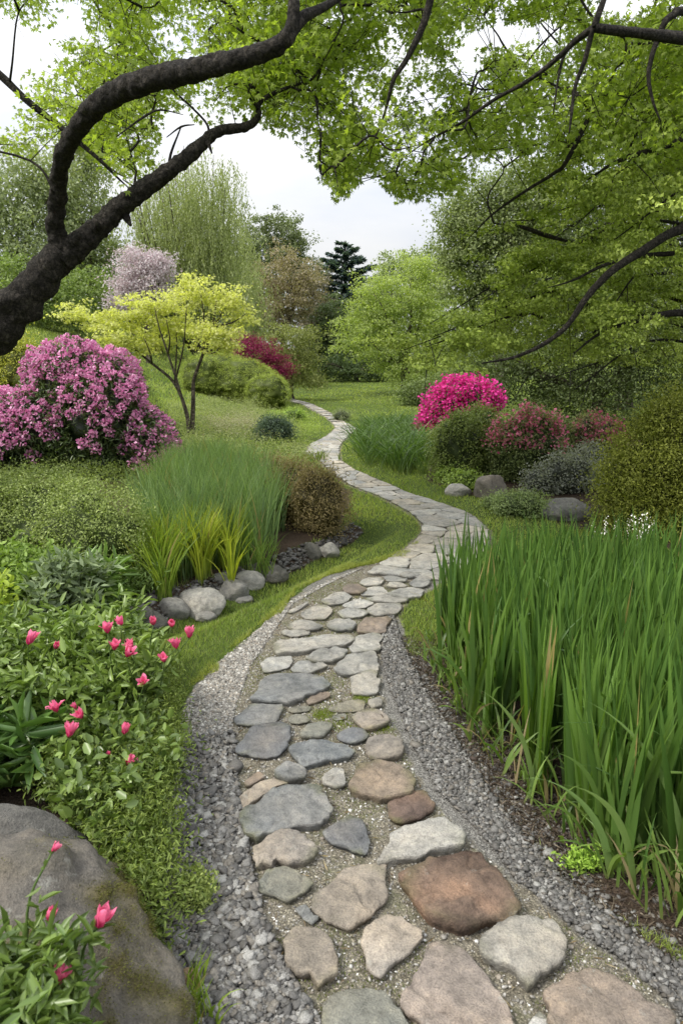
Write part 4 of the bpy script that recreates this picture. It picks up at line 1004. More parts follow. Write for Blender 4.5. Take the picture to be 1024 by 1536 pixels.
# ---------------------------------------------------------------- the two near trees and their canopy
def limb_px(pts, radii, seg=10, noise=.10, sub=6):
    return tube([W(*p) for p in pts], radii, seg, noise, sub=sub)
def limb_line(pts, sub=6): return spline(np.array([W(*p) for p in pts]), np.ones(len(pts)), sub)[0]

def interp_poly_y(pl, x): return np.interp(x, [p[0] for p in pl], [p[1] for p in pl])

def canopy(t, lines, region, nspray, depth, low, size, c1, c2, mat, templ, per, hole=.0, seed=0, twig_r=.004, spread=.24, nb=60, holes=(), hs=95., up=.9, flat_=.45, wid=1.0):
    """leafy sprays through the crown's volume; boughs and twigs tie every spray to the limbs"""
    rs = np.random.default_rng(seed); x0, y0, x1, y1 = region; C_ = []
    while len(C_) < nspray:
        px, py = rs.uniform(x0, x1), rs.uniform(y0, y1); Y = rs.uniform(*depth)
        if py > interp_poly_y(low, px) - 8: continue
        nv = fnoise(np.array([[px / hs, py / hs, Y * .12]]), 1, seed + 5, 3)[0]
        if nv < hole: continue
        if any(((px - a) / c) ** 2 + ((py - b) / d) ** 2 < 1 for a, b, c, d in holes): continue
        C_.append(W(px, py, Y))
    C_ = np.array(C_); LP = np.concatenate(lines)
    bi = rs.choice(len(C_), nb, replace=False); bc = C_[bi]; boughs, BP = [], [LP]
    dl0 = np.array([np.min(((LP - c) ** 2).sum(1)) for c in bc]); net = LP.copy()
    for c in bc[np.argsort(dl0)]:
        a = net[np.argmin(((net - c) ** 2).sum(1))]; ln = np.linalg.norm(a - c)
        if ln > 1.6: continue
        k1, k2 = rs.normal(size=3) * .10 * ln, rs.normal(size=3) * .10 * ln
        pts = [a, a * .67 + c * .33 + k1 + [0, 0, .07 * ln], a * .33 + c * .67 + k2 + [0, 0, .08 * ln], c]
        boughs.append(tube(pts, [.010, .008, .006, .003], 5, sub=5)); nw = spline(np.array(pts), np.ones(4), 5)[0]; net = np.concatenate([net, nw]); BP.append(nw)
    BP = np.concatenate(BP)
    tw, P, D = [], [], []
    for c in C_:
        dd = ((BP - c) ** 2).sum(1); a = BP[np.argmin(dd)]; l = math.sqrt(dd.min())
        if l < 1.1 and l > .05:
            m = (a + c) / 2 + rs.normal(size=3) * .03 * l; tw.append(tube([a, m, c], [twig_r, twig_r * .8, twig_r * .5], 3, cap=False))
        dr = nrm(c - a + rs.normal(size=3) * .3 * max(l, .1)); dr[2] -= .25; dr = nrm(dr)
        for q in range(2):
            e = c + (dr + rs.normal(size=3) * .5) * spread * .8
            ex, ey, _ = px_of(e[None])
            if ey[0] < interp_poly_y(low, ex[0]) - 12: tw.append(tube([c, e], [twig_r * .5, twig_r * .3], 3, cap=False))
        n = int(per * rs.uniform(.6, 1.4)); u = rs.uniform(-.6, 1, n)[:, None]
        off = rs.normal(size=(n, 3)) * spread * .5 * (1.15 - np.abs(u)); off[:, 2] *= flat_
        P.append(c + dr * u * spread + off); D.append(np.tile(dr, (n, 1)) + nrm(off) * .9)
    P = np.concatenate(P); D = np.concatenate(D)
    px, py, z = px_of(P); k = py < interp_poly_y(low, px) + 22 * fnoise(np.stack([px / 26, py / 26, P[:, 1]], 1), 1, seed + 9, 2)
    P, D = P[k], D[k]
    g = np.clip(.5 + .9 * fnoise(P, 1.4, seed + 2, 2), 0, 1)
    V, F, C = leaf_geo(P, size, c1, c2, templ, up, dirs=D, g=g, droop=.45, jit=.3, width=wid)
    part('crown', V, F, mat, t, C); print('canopy', len(P), P[:, 2].min())
    V, F, _ = parts_merge(boughs); part('boughs', V, F, M_BARK_DARK, t, None, True)
    V, F, _ = parts_merge(tw); part('twigs', V, F, M_BARK_DARK, t, None, True)

def left_tree():
    base = np.array([-3.9, 4.5, float(H(-3.9, 4.5))])
    t = thing('leaning_tree', 'nearest tree, dark crooked forked trunk leaning in from the left under a bright green crown', 'tree', base)
    fk = (97, 378, 4.9)
    tr = tube([base - [0, 0, .2], base + [.15, .05, .6], W(-60, 540, 4.9), W(0, 492, 4.9), W(55, 425, 4.9), W(*fk)], [.26, .20, .150, .135, .118, .098], 44, .30, sub=22)
    part('trunk', *tr[:2], M_BARK_DARK, t, None, True)
    A = [(97, 385, 4.9), (84, 345, 4.85), (88, 290, 4.7), (93, 240, 4.5), (118, 190, 4.2), (160, 148, 3.95), (215, 124, 3.75), (270, 110, 3.65), (330, 96, 3.55), (385, 82, 3.5), (428, 58, 3.45), (440, 20, 3.45), (444, -40, 3.5), (470, -130, 3.7)]
    Ar = [.078, .060, .052, .050, .052, .054, .055, .052, .047, .042, .036, .027, .022, .016]
    Bp = [(92, 388, 4.9), (140, 348, 4.95), (185, 307, 5.0), (240, 266, 5.0), (290, 228, 5.05), (325, 198, 5.1), (368, 190, 5.1), (386, 176, 5.1), (391, 152, 5.15), (430, 132, 5.2), (470, 120, 5.4)]
    Br = [.095, .074, .066, .054, .045, .035, .029, .023, .017, .012, .006]
    C1 = [(-60, 60, 5.9), (0, 112, 5.8), (40, 150, 5.7), (80, 182, 5.7), (110, 206, 5.65), (150, 240, 5.6), (175, 265, 5.6), (200, 288, 5.6)]
    D1 = [(428, 58, 3.45), (455, 26, 3.5), (490, 8, 3.6), (540, -25, 3.8), (600, -60, 4.2)]
    L_ = []
    for pts, r, sg in ((A, Ar, 18), (Bp, Br, 16)): part('limb', *limb_px(pts, r, sg * 2, .18, 24)[:2], M_BARK_DARK, t, None, True)
    C1r = [.034, .03, .026, .023, .02, .014, .009, .003]
    part('branch', *limb_px(C1, C1r, 8)[:2], M_BARK_DARK, t, None, True)
    part('branch', *limb_px(D1, [.034, .026, .018, .012, .006], 8)[:2], M_BARK_DARK, t, None, True)
    small = [([(391, 152, 5.15), (380, 130, 5.1), (345, 128, 5.0), (325, 150, 5.0)], [.012, .009, .006, .003]), ([(388, 165, 5.1), (372, 140, 5.0), (382, 120, 5.0)], [.009, .006, .002]),
             ([(250, 206, 5.0), (272, 190, 5.0), (292, 187, 5.0)], [.003, .007, .003]), ([(252, 262, 5.0), (256, 232, 5.05), (266, 205, 5.0), (272, 190, 5.0)], [.012, .009, .006, .004]),
             ([(175, 205, 4.6), (215, 176, 4.7), (240, 165, 4.8), (275, 172, 4.9)], [.004, .008, .006, .002]), ([(150, 240, 5.6), (180, 262, 5.5), (198, 268, 5.5)], [.008, .005, .002]),
             ([(150, 342, 4.9), (143, 330, 4.85)], [.03, .012]), ([(312, 213, 5.05), (318, 230, 5.03)], [.018, .006]), ([(190, 326, 5.0), (196, 338, 4.95)], [.03, .01]),
             ([(97, 378, 4.9), (120, 352, 4.8)], [.05, .02])]
    for p, r in small: L_.append(limb_px(p, r, 6, .1, 4))
    V, F, _ = parts_merge(L_); part('small_branches', V, F, M_BARK_DARK, t, None, True)
    lines = [limb_line(A), limb_line(Bp), limb_line(C1), limb_line(D1)]
    low = [(-400, 300), (-60, 300), (60, 215), (100, 205), (150, 250), (190, 285), (230, 250), (250, 160), (300, 180), (350, 190), (395, 235), (440, 230), (470, 240), (505, 315), (530, 275), (560, 245), (640, 240), (760, 200)]
    canopy(t, lines, (-220, -170, 640, 310), 1250, (4.8, 8.4), low, .036, (.10, .145, .02), (.27, .33, .055), M_LEAF_BRIGHT, T_STAR3, 38, hole=-.12, seed=1, nb=150,
           holes=((40, 45, 40, 26), (145, 55, 34, 22), (262, 55, 45, 42), (300, 120, 40, 18), (120, 20, 30, 14), (430, 95, 18, 20)), spread=.20)
left_tree()

def right_tree():
    base = np.array([5.6, 6.6, float(H(5.6, 6.6))])
    t = thing('spreading_tree', 'large tree on the right with long drooping boughs of green leaves over the path', 'tree', base)
    part('trunk', *tube([base - [0, 0, .2], base + [-.1, 0, 1.2], base + [-.05, -.1, 2.6], base + [-.3, -.5, 4.2], base + [-.4, -.8, 6.2]], [.34, .26, .23, .19, .10], 18, .15, sub=8)[:2], M_BARK_DARK, t, None, True)
    up_ = [tuple(x) for x in ()]
    R1 = [(1230, 60, 5.4), (1120, 64, 4.9), (1030, 58, 4.6), (960, 50, 4.4), (890, 42, 4.3)]
    R1a = [(890, 42, 4.3), (862, 62, 4.4), (830, 92, 4.5), (790, 122, 4.6), (740, 150, 4.8), (690, 185, 5.0), (640, 212, 5.2), (600, 240, 5.4)]
    R1b = [(888, 42, 4.3), (878, 85, 4.35), (862, 130, 4.4), (856, 175, 4.4), (853, 200, 4.4)]
    R1c = [(885, 44, 4.3), (850, 75, 4.5), (838, 110, 4.5), (829, 172, 4.5)]
    R1d = [(890, 42, 4.3), (905, 0, 4.3), (930, -60, 4.4)]
    R2 = [(1180, 300, 6.2), (1090, 325, 5.8), (1010, 348, 5.6), (960, 378, 5.5), (915, 408, 5.4), (880, 445, 5.4), (850, 488, 5.4), (815, 516, 5.4), (770, 536, 5.45), (722, 545, 5.5)]
    R2b = [(1010, 380, 5.9), (960, 384, 5.9), (905, 398, 5.8), (860, 420, 5.7), (820, 432, 5.6)]
    R3 = [(1080, 20, 5.0), (1010, 22, 4.8), (985, 60, 4.8), (972, 110, 4.8), (978, 150, 4.8), (990, 182, 4.8)]
    R4 = [(660, -80, 4.9), (640, 20, 4.9), (612, 85, 4.9), (590, 120, 4.9), (578, 165, 4.95), (560, 215, 5.0)]
    R5 = [(1110, 500, 7), (1030, 470, 6.8), (960, 480, 6.6), (900, 500, 6.5), (860, 530, 6.4)]
    R6 = [(900, 140, 5.6), (850, 240, 5.6), (830, 260, 5.7), (790, 285, 5.8), (740, 320, 5.9), (700, 360, 6)]
    R7 = [(1100, 180, 5.8), (1010, 215, 5.6), (930, 240, 5.6), (880, 270, 5.7)]
    R8 = [(850, 362, 6.6), (815, 352, 6.6), (780, 340, 6.6), (740, 335, 6.6)]
    trunkpts = [base + [-.3, -.5, 4.2], base + [-.2, -.3, 3.0], base + [-.1, 0, 2.2]]
    specs = [(R1, [.05, .044, .036, .028, .024], trunkpts[0]), (R1a, [.02, .018, .015, .013, .011, .009, .006, .003], None), (R1b, [.016, .014, .011, .008, .004], None), (R1c, [.013, .010, .008, .003], None), (R1d, [.02, .016, .01], None),
             (R2, [.05, .042, .036, .033, .03, .025, .021, .017, .012, .005], trunkpts[2]), (R2b, [.02, .018, .014, .009, .003], None), (R3, [.026, .022, .018, .014, .009, .004], trunkpts[0]),
             (R4, [.03, .024, .018, .014, .009, .003], None), (R5, [.05, .035, .025, .015, .006], trunkpts[2]), (R6, [.02, .017, .014, .012, .008, .003], None), (R7, [.03, .024, .016, .005], trunkpts[1]), (R8, [.012, .022, .016, .004], None)]
    lines = []
    for pts, r, a in specs:
        P = [W(*p) for p in pts]
        if a is not None: P = [a] + P; r = [r[0] * 1.25] + r
        part('branch', *tube(P, r, 9, .10, sub=6)[:2], M_BARK_DARK, t, None, True); lines.append(spline(np.array(P), np.ones(len(P)), 6)[0])
    low = [(380, 200), (440, 215), (480, 262), (512, 300), (540, 265), (570, 270), (602, 312), (640, 290), (690, 298), (720, 250), (760, 235), (830, 240), (1000, 250), (1400, 260)]
    canopy(t, lines, (370, -170, 1200, 310), 1700, (5.0, 8.4), low, .036, (.07, .105, .015), (.24, .30, .05), M_LEAF_BRIGHT, T_STAR3, 44, hole=-.28, seed=2, nb=230,
           holes=((640, 150, 22, 34), (590, 175, 26, 30), (545, 140, 18, 50), (575, 60, 14, 30), (700, 240, 22, 16), (510, 30, 16, 22)), spread=.16, hs=60.)
right_tree()

def tiered_tree():
    """boughs in drooping tiers of small bright leaves"""
    base = np.array([6.4, 9.0, float(H(6.4, 9.0))])
    t = thing('tiered_tree', 'tree at the right whose mossy looking boughs droop in bright green tiers', 'tree', base)
    part('trunk', *tube([base - [0, 0, .2], base + [0, 0, 1.6], base + [-.2, -.2, 3.4], base + [-.2, -.3, 6.2]], [.3, .22, .17, .07], 14, .14, sub=8)[:2], M_BARK_DARK, t, None, True)
    rs = np.random.default_rng(21); P, G, O, br = [], [], [], []
    #      start px,py   tip px,py   depth, thickness
    tiers = [(1060, 400, 605, 525, 7.2), (1060, 370, 640, 488, 7.6), (1080, 340, 720, 450, 7.4), (1080, 440, 640, 545, 7.8), (1100, 280, 790, 385, 7.8), (1080, 500, 790, 565, 7.3), (1100, 230, 800, 330, 7.6), (1100, 180, 810, 280, 7.4),
             (1100, 280, 860, 340, 6.9), (1100, 350, 870, 405, 6.9), (1100, 520, 860, 585, 7.6), (1100, 430, 900, 485, 7.0), (1120, 130, 850, 225, 7.4), (1100, 320, 920, 360, 6.5), (1100, 220, 920, 265, 6.5),
             (1100, 480, 690, 512, 8.6), (1100, 400, 740, 450, 8.8), (1100, 330, 810, 385, 8.8), (1120, 260, 800, 320, 8.8), (1120, 190, 840, 250, 8.8), (1100, 540, 800, 575, 8.9), (1130, 90, 880, 170, 7.5), (960, 430, 650, 505, 7.0),
             (870, 480, 640, 520, 7.3), (1050, 455, 800, 520, 7.6)]
    for (ax, ay, bx, by, Y) in tiers:
        a, b = W(ax, ay, Y + 1.2), W(bx, by, Y - .4); ln = np.linalg.norm(b - a); m = (a + b) / 2 + [rs.normal() * .1, rs.normal() * .15, .09 * ln + rs.normal() * .12]
        c, _ = spline(np.array([a, m, b]), np.ones(3), 14)
        root = base + [-.2, -.25, np.clip(a[2] + .3 - base[2], 1.0, 5.5)]
        br.append(tube([root, a, m, b], [.035, .022, .014, .004], 6, .1, sub=6))
        ns = int(8.5 * ln)
        for k in range(ns):
            u = rs.random() ** .8; p0 = c[min(int(u * len(c)), len(c) - 1)]
            dy = -abs(rs.normal()) * .42 * min(1, .4 + ln / 4) if rs.random() < .75 else rs.uniform(0, .3)
            p = p0 + np.array([rs.normal() * .16 - .25 * abs(dy), dy, .03 + rs.normal() * .035 - .62 * max(0, -dy) - .15 * max(0, dy)])
            if rs.random() < .35: br.append(tube([p0, (p0 + p) / 2 + [0, 0, .03], p], [.007, .005, .002], 3, cap=False))
            gg = np.clip(.5 + .45 * rs.normal(), -.6, 1.4)  # wide tone spread per puff paints in bright highlights and shaded hollows
            for q in range(rs.integers(1, 4)):              # small puffs of leaves
                pc = p + rs.normal(size=3) * [.13, .10, .035]; n = int(rs.uniform(60, 110)); rad = rs.uniform(.06, .12)
                d = nrm(rs.normal(size=(n, 3)) + [0, 0, .45]); off = d * rad * rs.uniform(.75, 1.05, (n, 1)) * [1.35, 1.35, .5]
                P.append(pc + off); G.append(np.full(n, gg)); O.append(off + [0, 0, .02])
    P = np.concatenate(P); G = np.concatenate(G); O = nrm(np.concatenate(O)); kz = P[:, 2] > 1.58 + .16 * fnoise(P, 2.5, 44, 2) + .10 * smooth(1.0, 2.4, P[:, 0]) * (P[:, 0] < 3); P, G, O = P[kz], G[kz], O[kz]
    V, F, C = leaf_geo(P, .036, (.065, .10, .013), (.36, .43, .07), T_QUAD, .5, out=O * 2.2, g=G, droop=.0)
    part('crown', V, F, M_TIER, t, C); V, F, _ = parts_merge(br); part('boughs', V, F, M_BARK_DARK, t, None, True); print('tiered', len(P))
tiered_tree()

# ---------------------------------------------------------------- iris bed and grasses
def strap(name, label, cat, pts_xy, nleaf, h, wid, c1, c2, group=None, lean=(.02, .22), bend=(.05, .35), spread=.04, K=7, keel=.10, cbase=(.17, .22, .07), flop=.05, kind=None, hj=.18, prof='sword', partname=None, dead=.02):
    """clumps of strap leaves standing at pts_xy"""
    q = np.repeat(np.asarray(pts_xy, float), nleaf, 0); n = len(q)
    fan = np.repeat(rng.uniform(0, 2 * pi, len(pts_xy)), nleaf)
    q = q + np.stack([np.cos(fan), np.sin(fan)], 1) * rng.uniform(-1, 1, (n, 1)) * spread + rng.normal(size=(n, 2)) * spread * .25
    base = np.stack([q[:, 0], q[:, 1], H(q[:, 0], q[:, 1]) - .01], -1)
    az = fan + np.where(rng.random(n) < .5, 0, pi) + rng.normal(size=n) * .4
    bd = rng.uniform(*bend, n); fl = rng.random(n) < flop; bd = np.where(fl, rng.uniform(.9, 2.1, n), bd)
    V, F, C = blades(base, az, h * rng.uniform(1 - hj * 1.6, 1 + hj, n), rng.uniform(*lean, n), bd, wid * rng.uniform(.7, 1.2, n), K=K, keel=keel, twist=pi / 2 + rng.normal(size=n) * .6, cbase=cbase, c1=c1, c2=c2, prof=prof)
    dd = rng.random(n) < dead; C = C.reshape(n, -1, 3); C[dd] = (.34, .27, .12); C = C.reshape(-1, 3)
    o0 = base.mean(0)
    o = ob(name, mesh_np(name, V - o0, F, M_BLADE, C)); o.location = o0
    return tag(o, label, cat, group, kind)

IRIS = atp([(650, 985), (684, 1045), (722, 1105), (765, 1150), (820, 1215), (880, 1275), (960, 1335), (1060, 1420), (1250, 1560), (1700, 1500), (1700, 900), (1150, 905), (1000, 900), (850, 900), (760, 905), (695, 925), (655, 950)])
def iris_bed():
    P = np.array(IRIS); lo, hi = P.min(0), P.max(0); hi = np.minimum(hi, [4.6, 7.2]); pts = []
    cell = .092; xs = np.arange(lo[0], hi[0], cell); ys = np.arange(lo[1], hi[1], cell); X, Y = np.meshgrid(xs, ys); X = X.ravel() + rng.uniform(-.045, .045, X.size); Y = Y.ravel() + rng.uniform(-.045, .045, X.size)
    s = sdf(X, Y, IRIS); m = s > 0; X, Y, s = X[m], Y[m], s[m]
    px, py, z = px_of(np.stack([X, Y, 0 * X], -1)); vis = (px < 1150); X, Y, s = X[vis], Y[vis], s[vis]; Q = np.stack([X, Y], 1)
    s = s + .05 * fnoise(np.stack([X, Y, 0 * X], -1), 4, 80, 2); Q = Q[s > .0]; X, Y = Q[:, 0], Q[:, 1]; s = s[s > .0]; front = (s < .15) & (Y < 3.4) & (Y < X * 6)
    c1, c2 = (.045, .105, .02), (.14, .25, .05)
    strap('iris_foliage', 'dense bed of tall green iris leaves filling the right foreground', 'iris bed', Q[~front], 10, .58, .027, c1, c2, kind='stuff', lean=(.0, .16), bend=(.0, .3), hj=.24, dead=.006)
    Fq = Q[front]; Fq = Fq[np.argsort(Fq[:, 1])]
    grp = []
    while len(Fq): 
        d = np.linalg.norm(Fq - Fq[0], axis=1); m = d < .17; grp.append(Fq[m]); Fq = Fq[~m]
    for i, g in enumerate(grp):
        lab = 'clump of upright iris leaves along the front edge of the iris bed'
        if i == 0: lab = 'nearest iris clump at the right edge of the picture, standing in bare soil'
        if i == len(grp) - 1: lab = 'farthest iris clump at the left corner of the iris bed beside the path bend'
        strap('iris_clump', lab, 'iris', g, 12, .58, .030, (.05, .115, .02), (.155, .265, .05), 'iris clumps along the edge of the bed' if 0 < i < len(grp) - 1 else None, lean=(.0, .17), bend=(.0, .34), flop=.04, dead=.015, hj=.26)
    print('iris', len(Q), len(grp))
iris_bed()
sp = [at(692, 905)[:2], at(668, 925)[:2]]
strap('iris_spears', 'two very tall narrow iris spears rising above the left end of the iris bed', 'iris', [sp[0]], 7, .66, .026, (.04, .09, .03), (.08, .14, .04), lean=(.0, .05), bend=(0, .08), flop=0, dead=0)
# broad leaves that flop over the soil in front
def floppy(px, py, az, h, wd, bend):
    b = at(px, py); V, F, C = blades(np.array([b]), np.array([az]), np.array([h]), np.array([.15]), np.array([bend]), np.array([wd]), K=14, keel=.1, twist=np.array([pi / 2]), cbase=(.17, .22, .07), c1=(.13, .22, .06), c2=(.2, .3, .09)); return V, F, C
L_ = [floppy(*a) for a in [(915, 1320, 2.7, .50, .030, 2.1), (950, 1345, 3.4, .55, .028, 1.2), (800, 1190, 3.0, .5, .022, 1.0), (1010, 1240, .4, .75, .03, 1.7), (1030, 1330, 2.6, .72, .026, 1.3), (905, 1280, 3.6, .55, .024, 1.1), (690, 1030, 3.4, .36, .018, 1.9)]]
V, F, C = parts_merge(L_); o = ob('bent_iris_leaves', mesh_np('bent_iris_leaves', V, F, M_BLADE, C)); tag(o, 'broad pale iris leaves bent over above the soil at the front right', 'iris')

def pxpoly_pts(poly, n):
    Pl = atp(poly); return scatter_poly(Pl, n)
Q = pxpoly_pts([(215, 800), (260, 735), (330, 722), (400, 740), (420, 780), (415, 815), (400, 838), (360, 858), (320, 868), (230, 880)], 420)
strap('reed_grass', 'broad drift of soft blue green reed grass between the rhododendron and the brown shrub', 'ornamental grass', Q, 16, .66, .0125, (.10, .18, .06), (.25, .36, .14), lean=(.0, .25), bend=(.1, .8), spread=.06, K=5, keel=0, cbase=(.12, .18, .06), flop=.04, kind='stuff')
def tuft(px, py, label, n, h, wd, c1, c2, spread=.07, name='grass_clump', cat='grass clump', cl=10, **kw):
    b = at(px, py)[:2]; q = b + rng.normal(size=(cl, 2)) * spread; kw.setdefault('lean', (.02, .3)); kw.setdefault('bend', (.2, 1.1)); kw.setdefault('flop', .08)
    return strap(name, label, cat, q, n, h, wd, c1, c2, spread=.05, K=6, keel=.06, cbase=(.16, .22, .05), **kw)
YG1, YG2 = (.22, .30, .02), (.50, .54, .045)
tuft(228, 878, 'left one of the bright yellow green grass clumps above the stream rocks', 36, .52, .010, (.15, .25, .025), (.34, .43, .045), .10, cl=15)
tuft(292, 862, 'right one of the bright yellow green grass clumps above the stream rocks, the most yellow', 40, .54, .011, YG1, YG2, .10, cl=16)
tuft(262, 858, 'small yellow green grass clump behind and between the two bright ones', 26, .5, .010, YG1, YG2, .09, cl=10)
tuft(368, 848, 'loose green grass clump right of the bright yellow green ones, over the grey rocks', 18, .42, .009, (.11, .2, .03), (.24, .34, .07), .1, cl=12)
tuft(470, 690, 'low pale grass tuft beside the far path', 10, .2, .012, (.1, .15, .03), (.2, .25, .06), .15)
# daylily mound beside the far path
Q = pxpoly_pts([(528, 680), (552, 700), (600, 712), (648, 712), (655, 680), (640, 655), (600, 650), (545, 660)], 260)
strap('daylily_mound', 'mound of arching daylily leaves between the far path and the magenta azalea', 'daylilies', Q, 11, .78, .018, (.04, .09, .02), (.13, .22, .05), lean=(.1, .6), bend=(.9, 2.2), spread=.08, K=6, keel=0, flop=.1, kind='stuff', dead=0)
# meadow and low cover on the slope
Q = scatter_poly(atp([(20, 515), (200, 540), (260, 640), (200, 700), (-200, 720), (-200, 515)]), 900)
strap('meadow', 'tall meadow grass on the slope behind the rhododendron', 'grass', Q, 12, .30, .012, (.08, .13, .03), (.19, .25, .07), lean=(0, .4), bend=(.1, .9), spread=.12, K=3, keel=0, kind='stuff', flop=0)
def cover(name, label, poly, n, size, c1, c2, hgt, templ=T_OVAL, seed=0, cr=.07, cat='ground cover', mat=None, per=26):
    q = scatter_poly(atp(poly), n); z = H(q[:, 0], q[:, 1]); hh = hgt * (.45 + .55 * np.clip(.5 + .8 * fnoise(np.stack([q[:, 0], q[:, 1], 0 * z], -1), 2.2, seed, 2), 0, 1.3))
    c = np.stack([q[:, 0], q[:, 1], z + hh * rng.uniform(.35, 1, n)], -1); idx = np.repeat(np.arange(n), per); off = rng.normal(size=(len(idx), 3)) * [cr, cr, cr * .45]
    P = c[idx] + off; P[:, 2] = np.maximum(P[:, 2], H(P[:, 0], P[:, 1]) + .01); g = np.clip(.5 + .3 * rng.normal(size=n), 0, 1)[idx]
    V, F, C = leaf_geo(P, size, c1, c2, templ, 1.0, out=nrm(off) * .5, g=g)
    o = ob(name, mesh_np(name, V, F, mat or M_LEAF, C)); return tag(o, label, cat, kind='stuff')
cover('slope_plants', 'mixed grey green low plants around the foot of the yellow maple', [(200, 640), (300, 600), (385, 612), (440, 640), (470, 690), (445, 745), (300, 730), (210, 720)], 1300, .03, (.10, .125, .045), (.23, .25, .10), .28, seed=3, cr=.12)
cover('lavender_drift', 'hazy mauve grey drift of seed heads right of the yellow maple', [(305, 640), (380, 635), (392, 670), (330, 672)], 160, .03, (.19, .16, .12), (.34, .30, .24), .5, T_SLIM, 4, cr=.12)
cover('far_border_plants', 'low bright plants edging the left bank of the far path', [(380, 640), (435, 612), (470, 628), (480, 645), (430, 680), (400, 690)], 300, .03, (.12, .17, .03), (.26, .32, .07), .18, seed=5, cr=.10)

# ---------------------------------------------------------------- rocks
def rock(name, label, c, r, rot, seed, col, group=None, mat=None, sub=4, amp=.2, sharp=0, cat='rock'):
    V, F = rock_geo(c, r, rot, seed, sub, amp, sharp=sharp); c = np.array(c, float)
    o = ob(name, mesh_np(name, V - c, F, mat or M_STONE, np.array(col) * np.ones((len(V), 3)), True)); o.location = c; return tag(o, label, cat, group)
def rock_px(x0, x1, ytop, ybase, label, seed, col, rot=0, Yoff=0, group='rocks along the stream bed', depth=.8, **kw):
    g = at((x0 + x1) / 2, ybase); z = (g - np.array([0, 0, CAMZ])) @ np.array([0, cos(PITCH), -sin(PITCH)]); rx = (x1 - x0) / 2 * z / FPX; rz = (ybase - ytop) * z / FPX
    rz2 = rz * .62; cc = (g[0], g[1] + rx * depth * .7 + Yoff, g[2] + rz2 * .45)
    return rock('rock', label, cc, (rx * 1.05, rx * depth, rz2), rot, seed, col, group, **kw)
GR, WR, DR = (.21, .205, .19), (.30, .29, .265), (.12, .115, .10)
rock_px(262, 332, 880, 926, 'broad pale grey rock below the left bright grass clump', 3, WR)
rock_px(236, 280, 893, 928, 'mottled grey rock left of the broad pale grey rock', 4, GR)
rock_px(328, 372, 870, 902, 'tan topped grey rock in the middle of the stream rocks', 5, GR)
rock_px(345, 396, 860, 892, 'smooth light grey rock right of the tan topped one', 6, WR, Yoff=.1)
rock_px(312, 342, 864, 888, 'small round rock behind the tan topped grey rock', 7, GR, Yoff=.12)
rock_px(386, 432, 845, 874, 'dark grey rock under the loose green grass', 8, DR)
rock_px(478, 510, 813, 837, 'round light grey rock under the brown shrub', 9, WR)
rock_px(454, 480, 812, 838, 'brownish rock left of the round light grey rock under the brown shrub', 10, DR)
rock_px(184, 228, 905, 945, 'dark rock at the left end of the stream bed', 11, DR)
rock_px(205, 250, 915, 950, 'low dark rock in front of the mottled grey rock', 12, DR)
rock_px(290, 322, 918, 934, 'flat grey rock lying in the stream gravel', 13, GR)
rock_px(352, 378, 893, 905, 'small flat rock at the grass edge of the stream bed', 14, GR)
rock_px(712, 762, 706, 748, 'upright brownish grey rock below the dark green rounded shrub', 15, (.20, .18, .155), group='rocks under the azaleas', amp=.25, sharp=1)
rock_px(666, 710, 726, 744, 'low pale rock left of the upright rock', 16, WR, group='rocks under the azaleas')
rock_px(815, 892, 744, 780, 'wide flat grey rock beside the golden cypress', 17, GR, rot=.2, group='rocks under the azaleas', sharp=1)

def mossy(V, F):
    bandm = np.clip(1.5 - np.abs(V[:, 0] + .56 + .10 * fnoise(V, 2.0, 77, 2)) / .22, 0, 1)
    m = smooth(-.75, .15, fnoise(V * [1.5, 1.5, .6], 5.0, 71, 4)) * bandm * (.35 + .65 * smooth(-.2, .3, fnoise(V, 14, 73, 3)))
    return m
b = rock('boulder', 'huge rounded grey boulder with brown green moss at the bottom left', (-1.00, 1.24, .0), (.68, .60, .52), .25, 6, (.155, .15, .145), mat=M_BOULDER, sub=6, amp=.12, cat='boulder')
Vb, Fb = rock_geo((-1.00, 1.24, .0), (.68, .60, .52), .25, 6, 6, .12)
mb = mossy(Vb, Fb); cob = Vb + [0, 0, 0]
Vb = Vb + nrm(Vb - [-1.00, 1.24, .0]) * (.010 * mb * (.6 + fnoise(Vb, 22, 5, 2)) + .007 * fnoise(Vb, 16, 8, 3) + .030 * fnoise(Vb, 4.0, 12, 4) - .016 * np.clip(1 - 9 * np.abs(fnoise(Vb, 1.9, 90, 4)), 0, 1))[:, None]
mc = lerp_cols((.05, .042, .018), (.115, .10, .026), np.clip(.5 + .6 * fnoise(Vb, 9, 6, 3), 0, 1)); cb = np.array([.125, .114, .10]) * (1 - mb[:, None]) + mc * mb[:, None]
old = b.data; b.data = mesh_np('boulder', Vb - [-1.00, 1.24, .0], Fb, M_STONE, cb, True); bpy.data.meshes.remove(old)
nb_ = nrm(Vb - [-1.00, 1.24, .0]); kk = rng.choice(len(Vb), 60000, p=mb ** 2 / (mb ** 2).sum()); bs = Vb[kk] + rng.normal(size=(60000, 3)) * .006; bs += nb_[kk] * .001
Vm, Fm, km = leaves(bs, nb_[kk] + rng.normal(size=(60000, 3)) * .6, rnd_dirs(60000), rng.uniform(.002, .006, 60000), T_QUAD, .9)
part('moss', Vm - [-1.00, 1.24, .0] + np.array(b.location), Fm, M_LEAF, b, np.repeat(lerp_cols((.05, .045, .012), (.15, .16, .03), rng.random(60000)), km, 0), kind='stuff')
rock('boulder', 'low dark boulder half hidden under leaves behind the huge mossy one', (-1.10, 1.80, .0), (.40, .22, .27), .1, 9, (.12, .115, .105), sub=5, amp=.12, cat='boulder')
rock('rock', 'small ochre stone between the huge boulder and the dark pebbles', tuple(at(283, 1470, .02)), (.03, .028, .025), 0, 18, (.24, .17, .10))
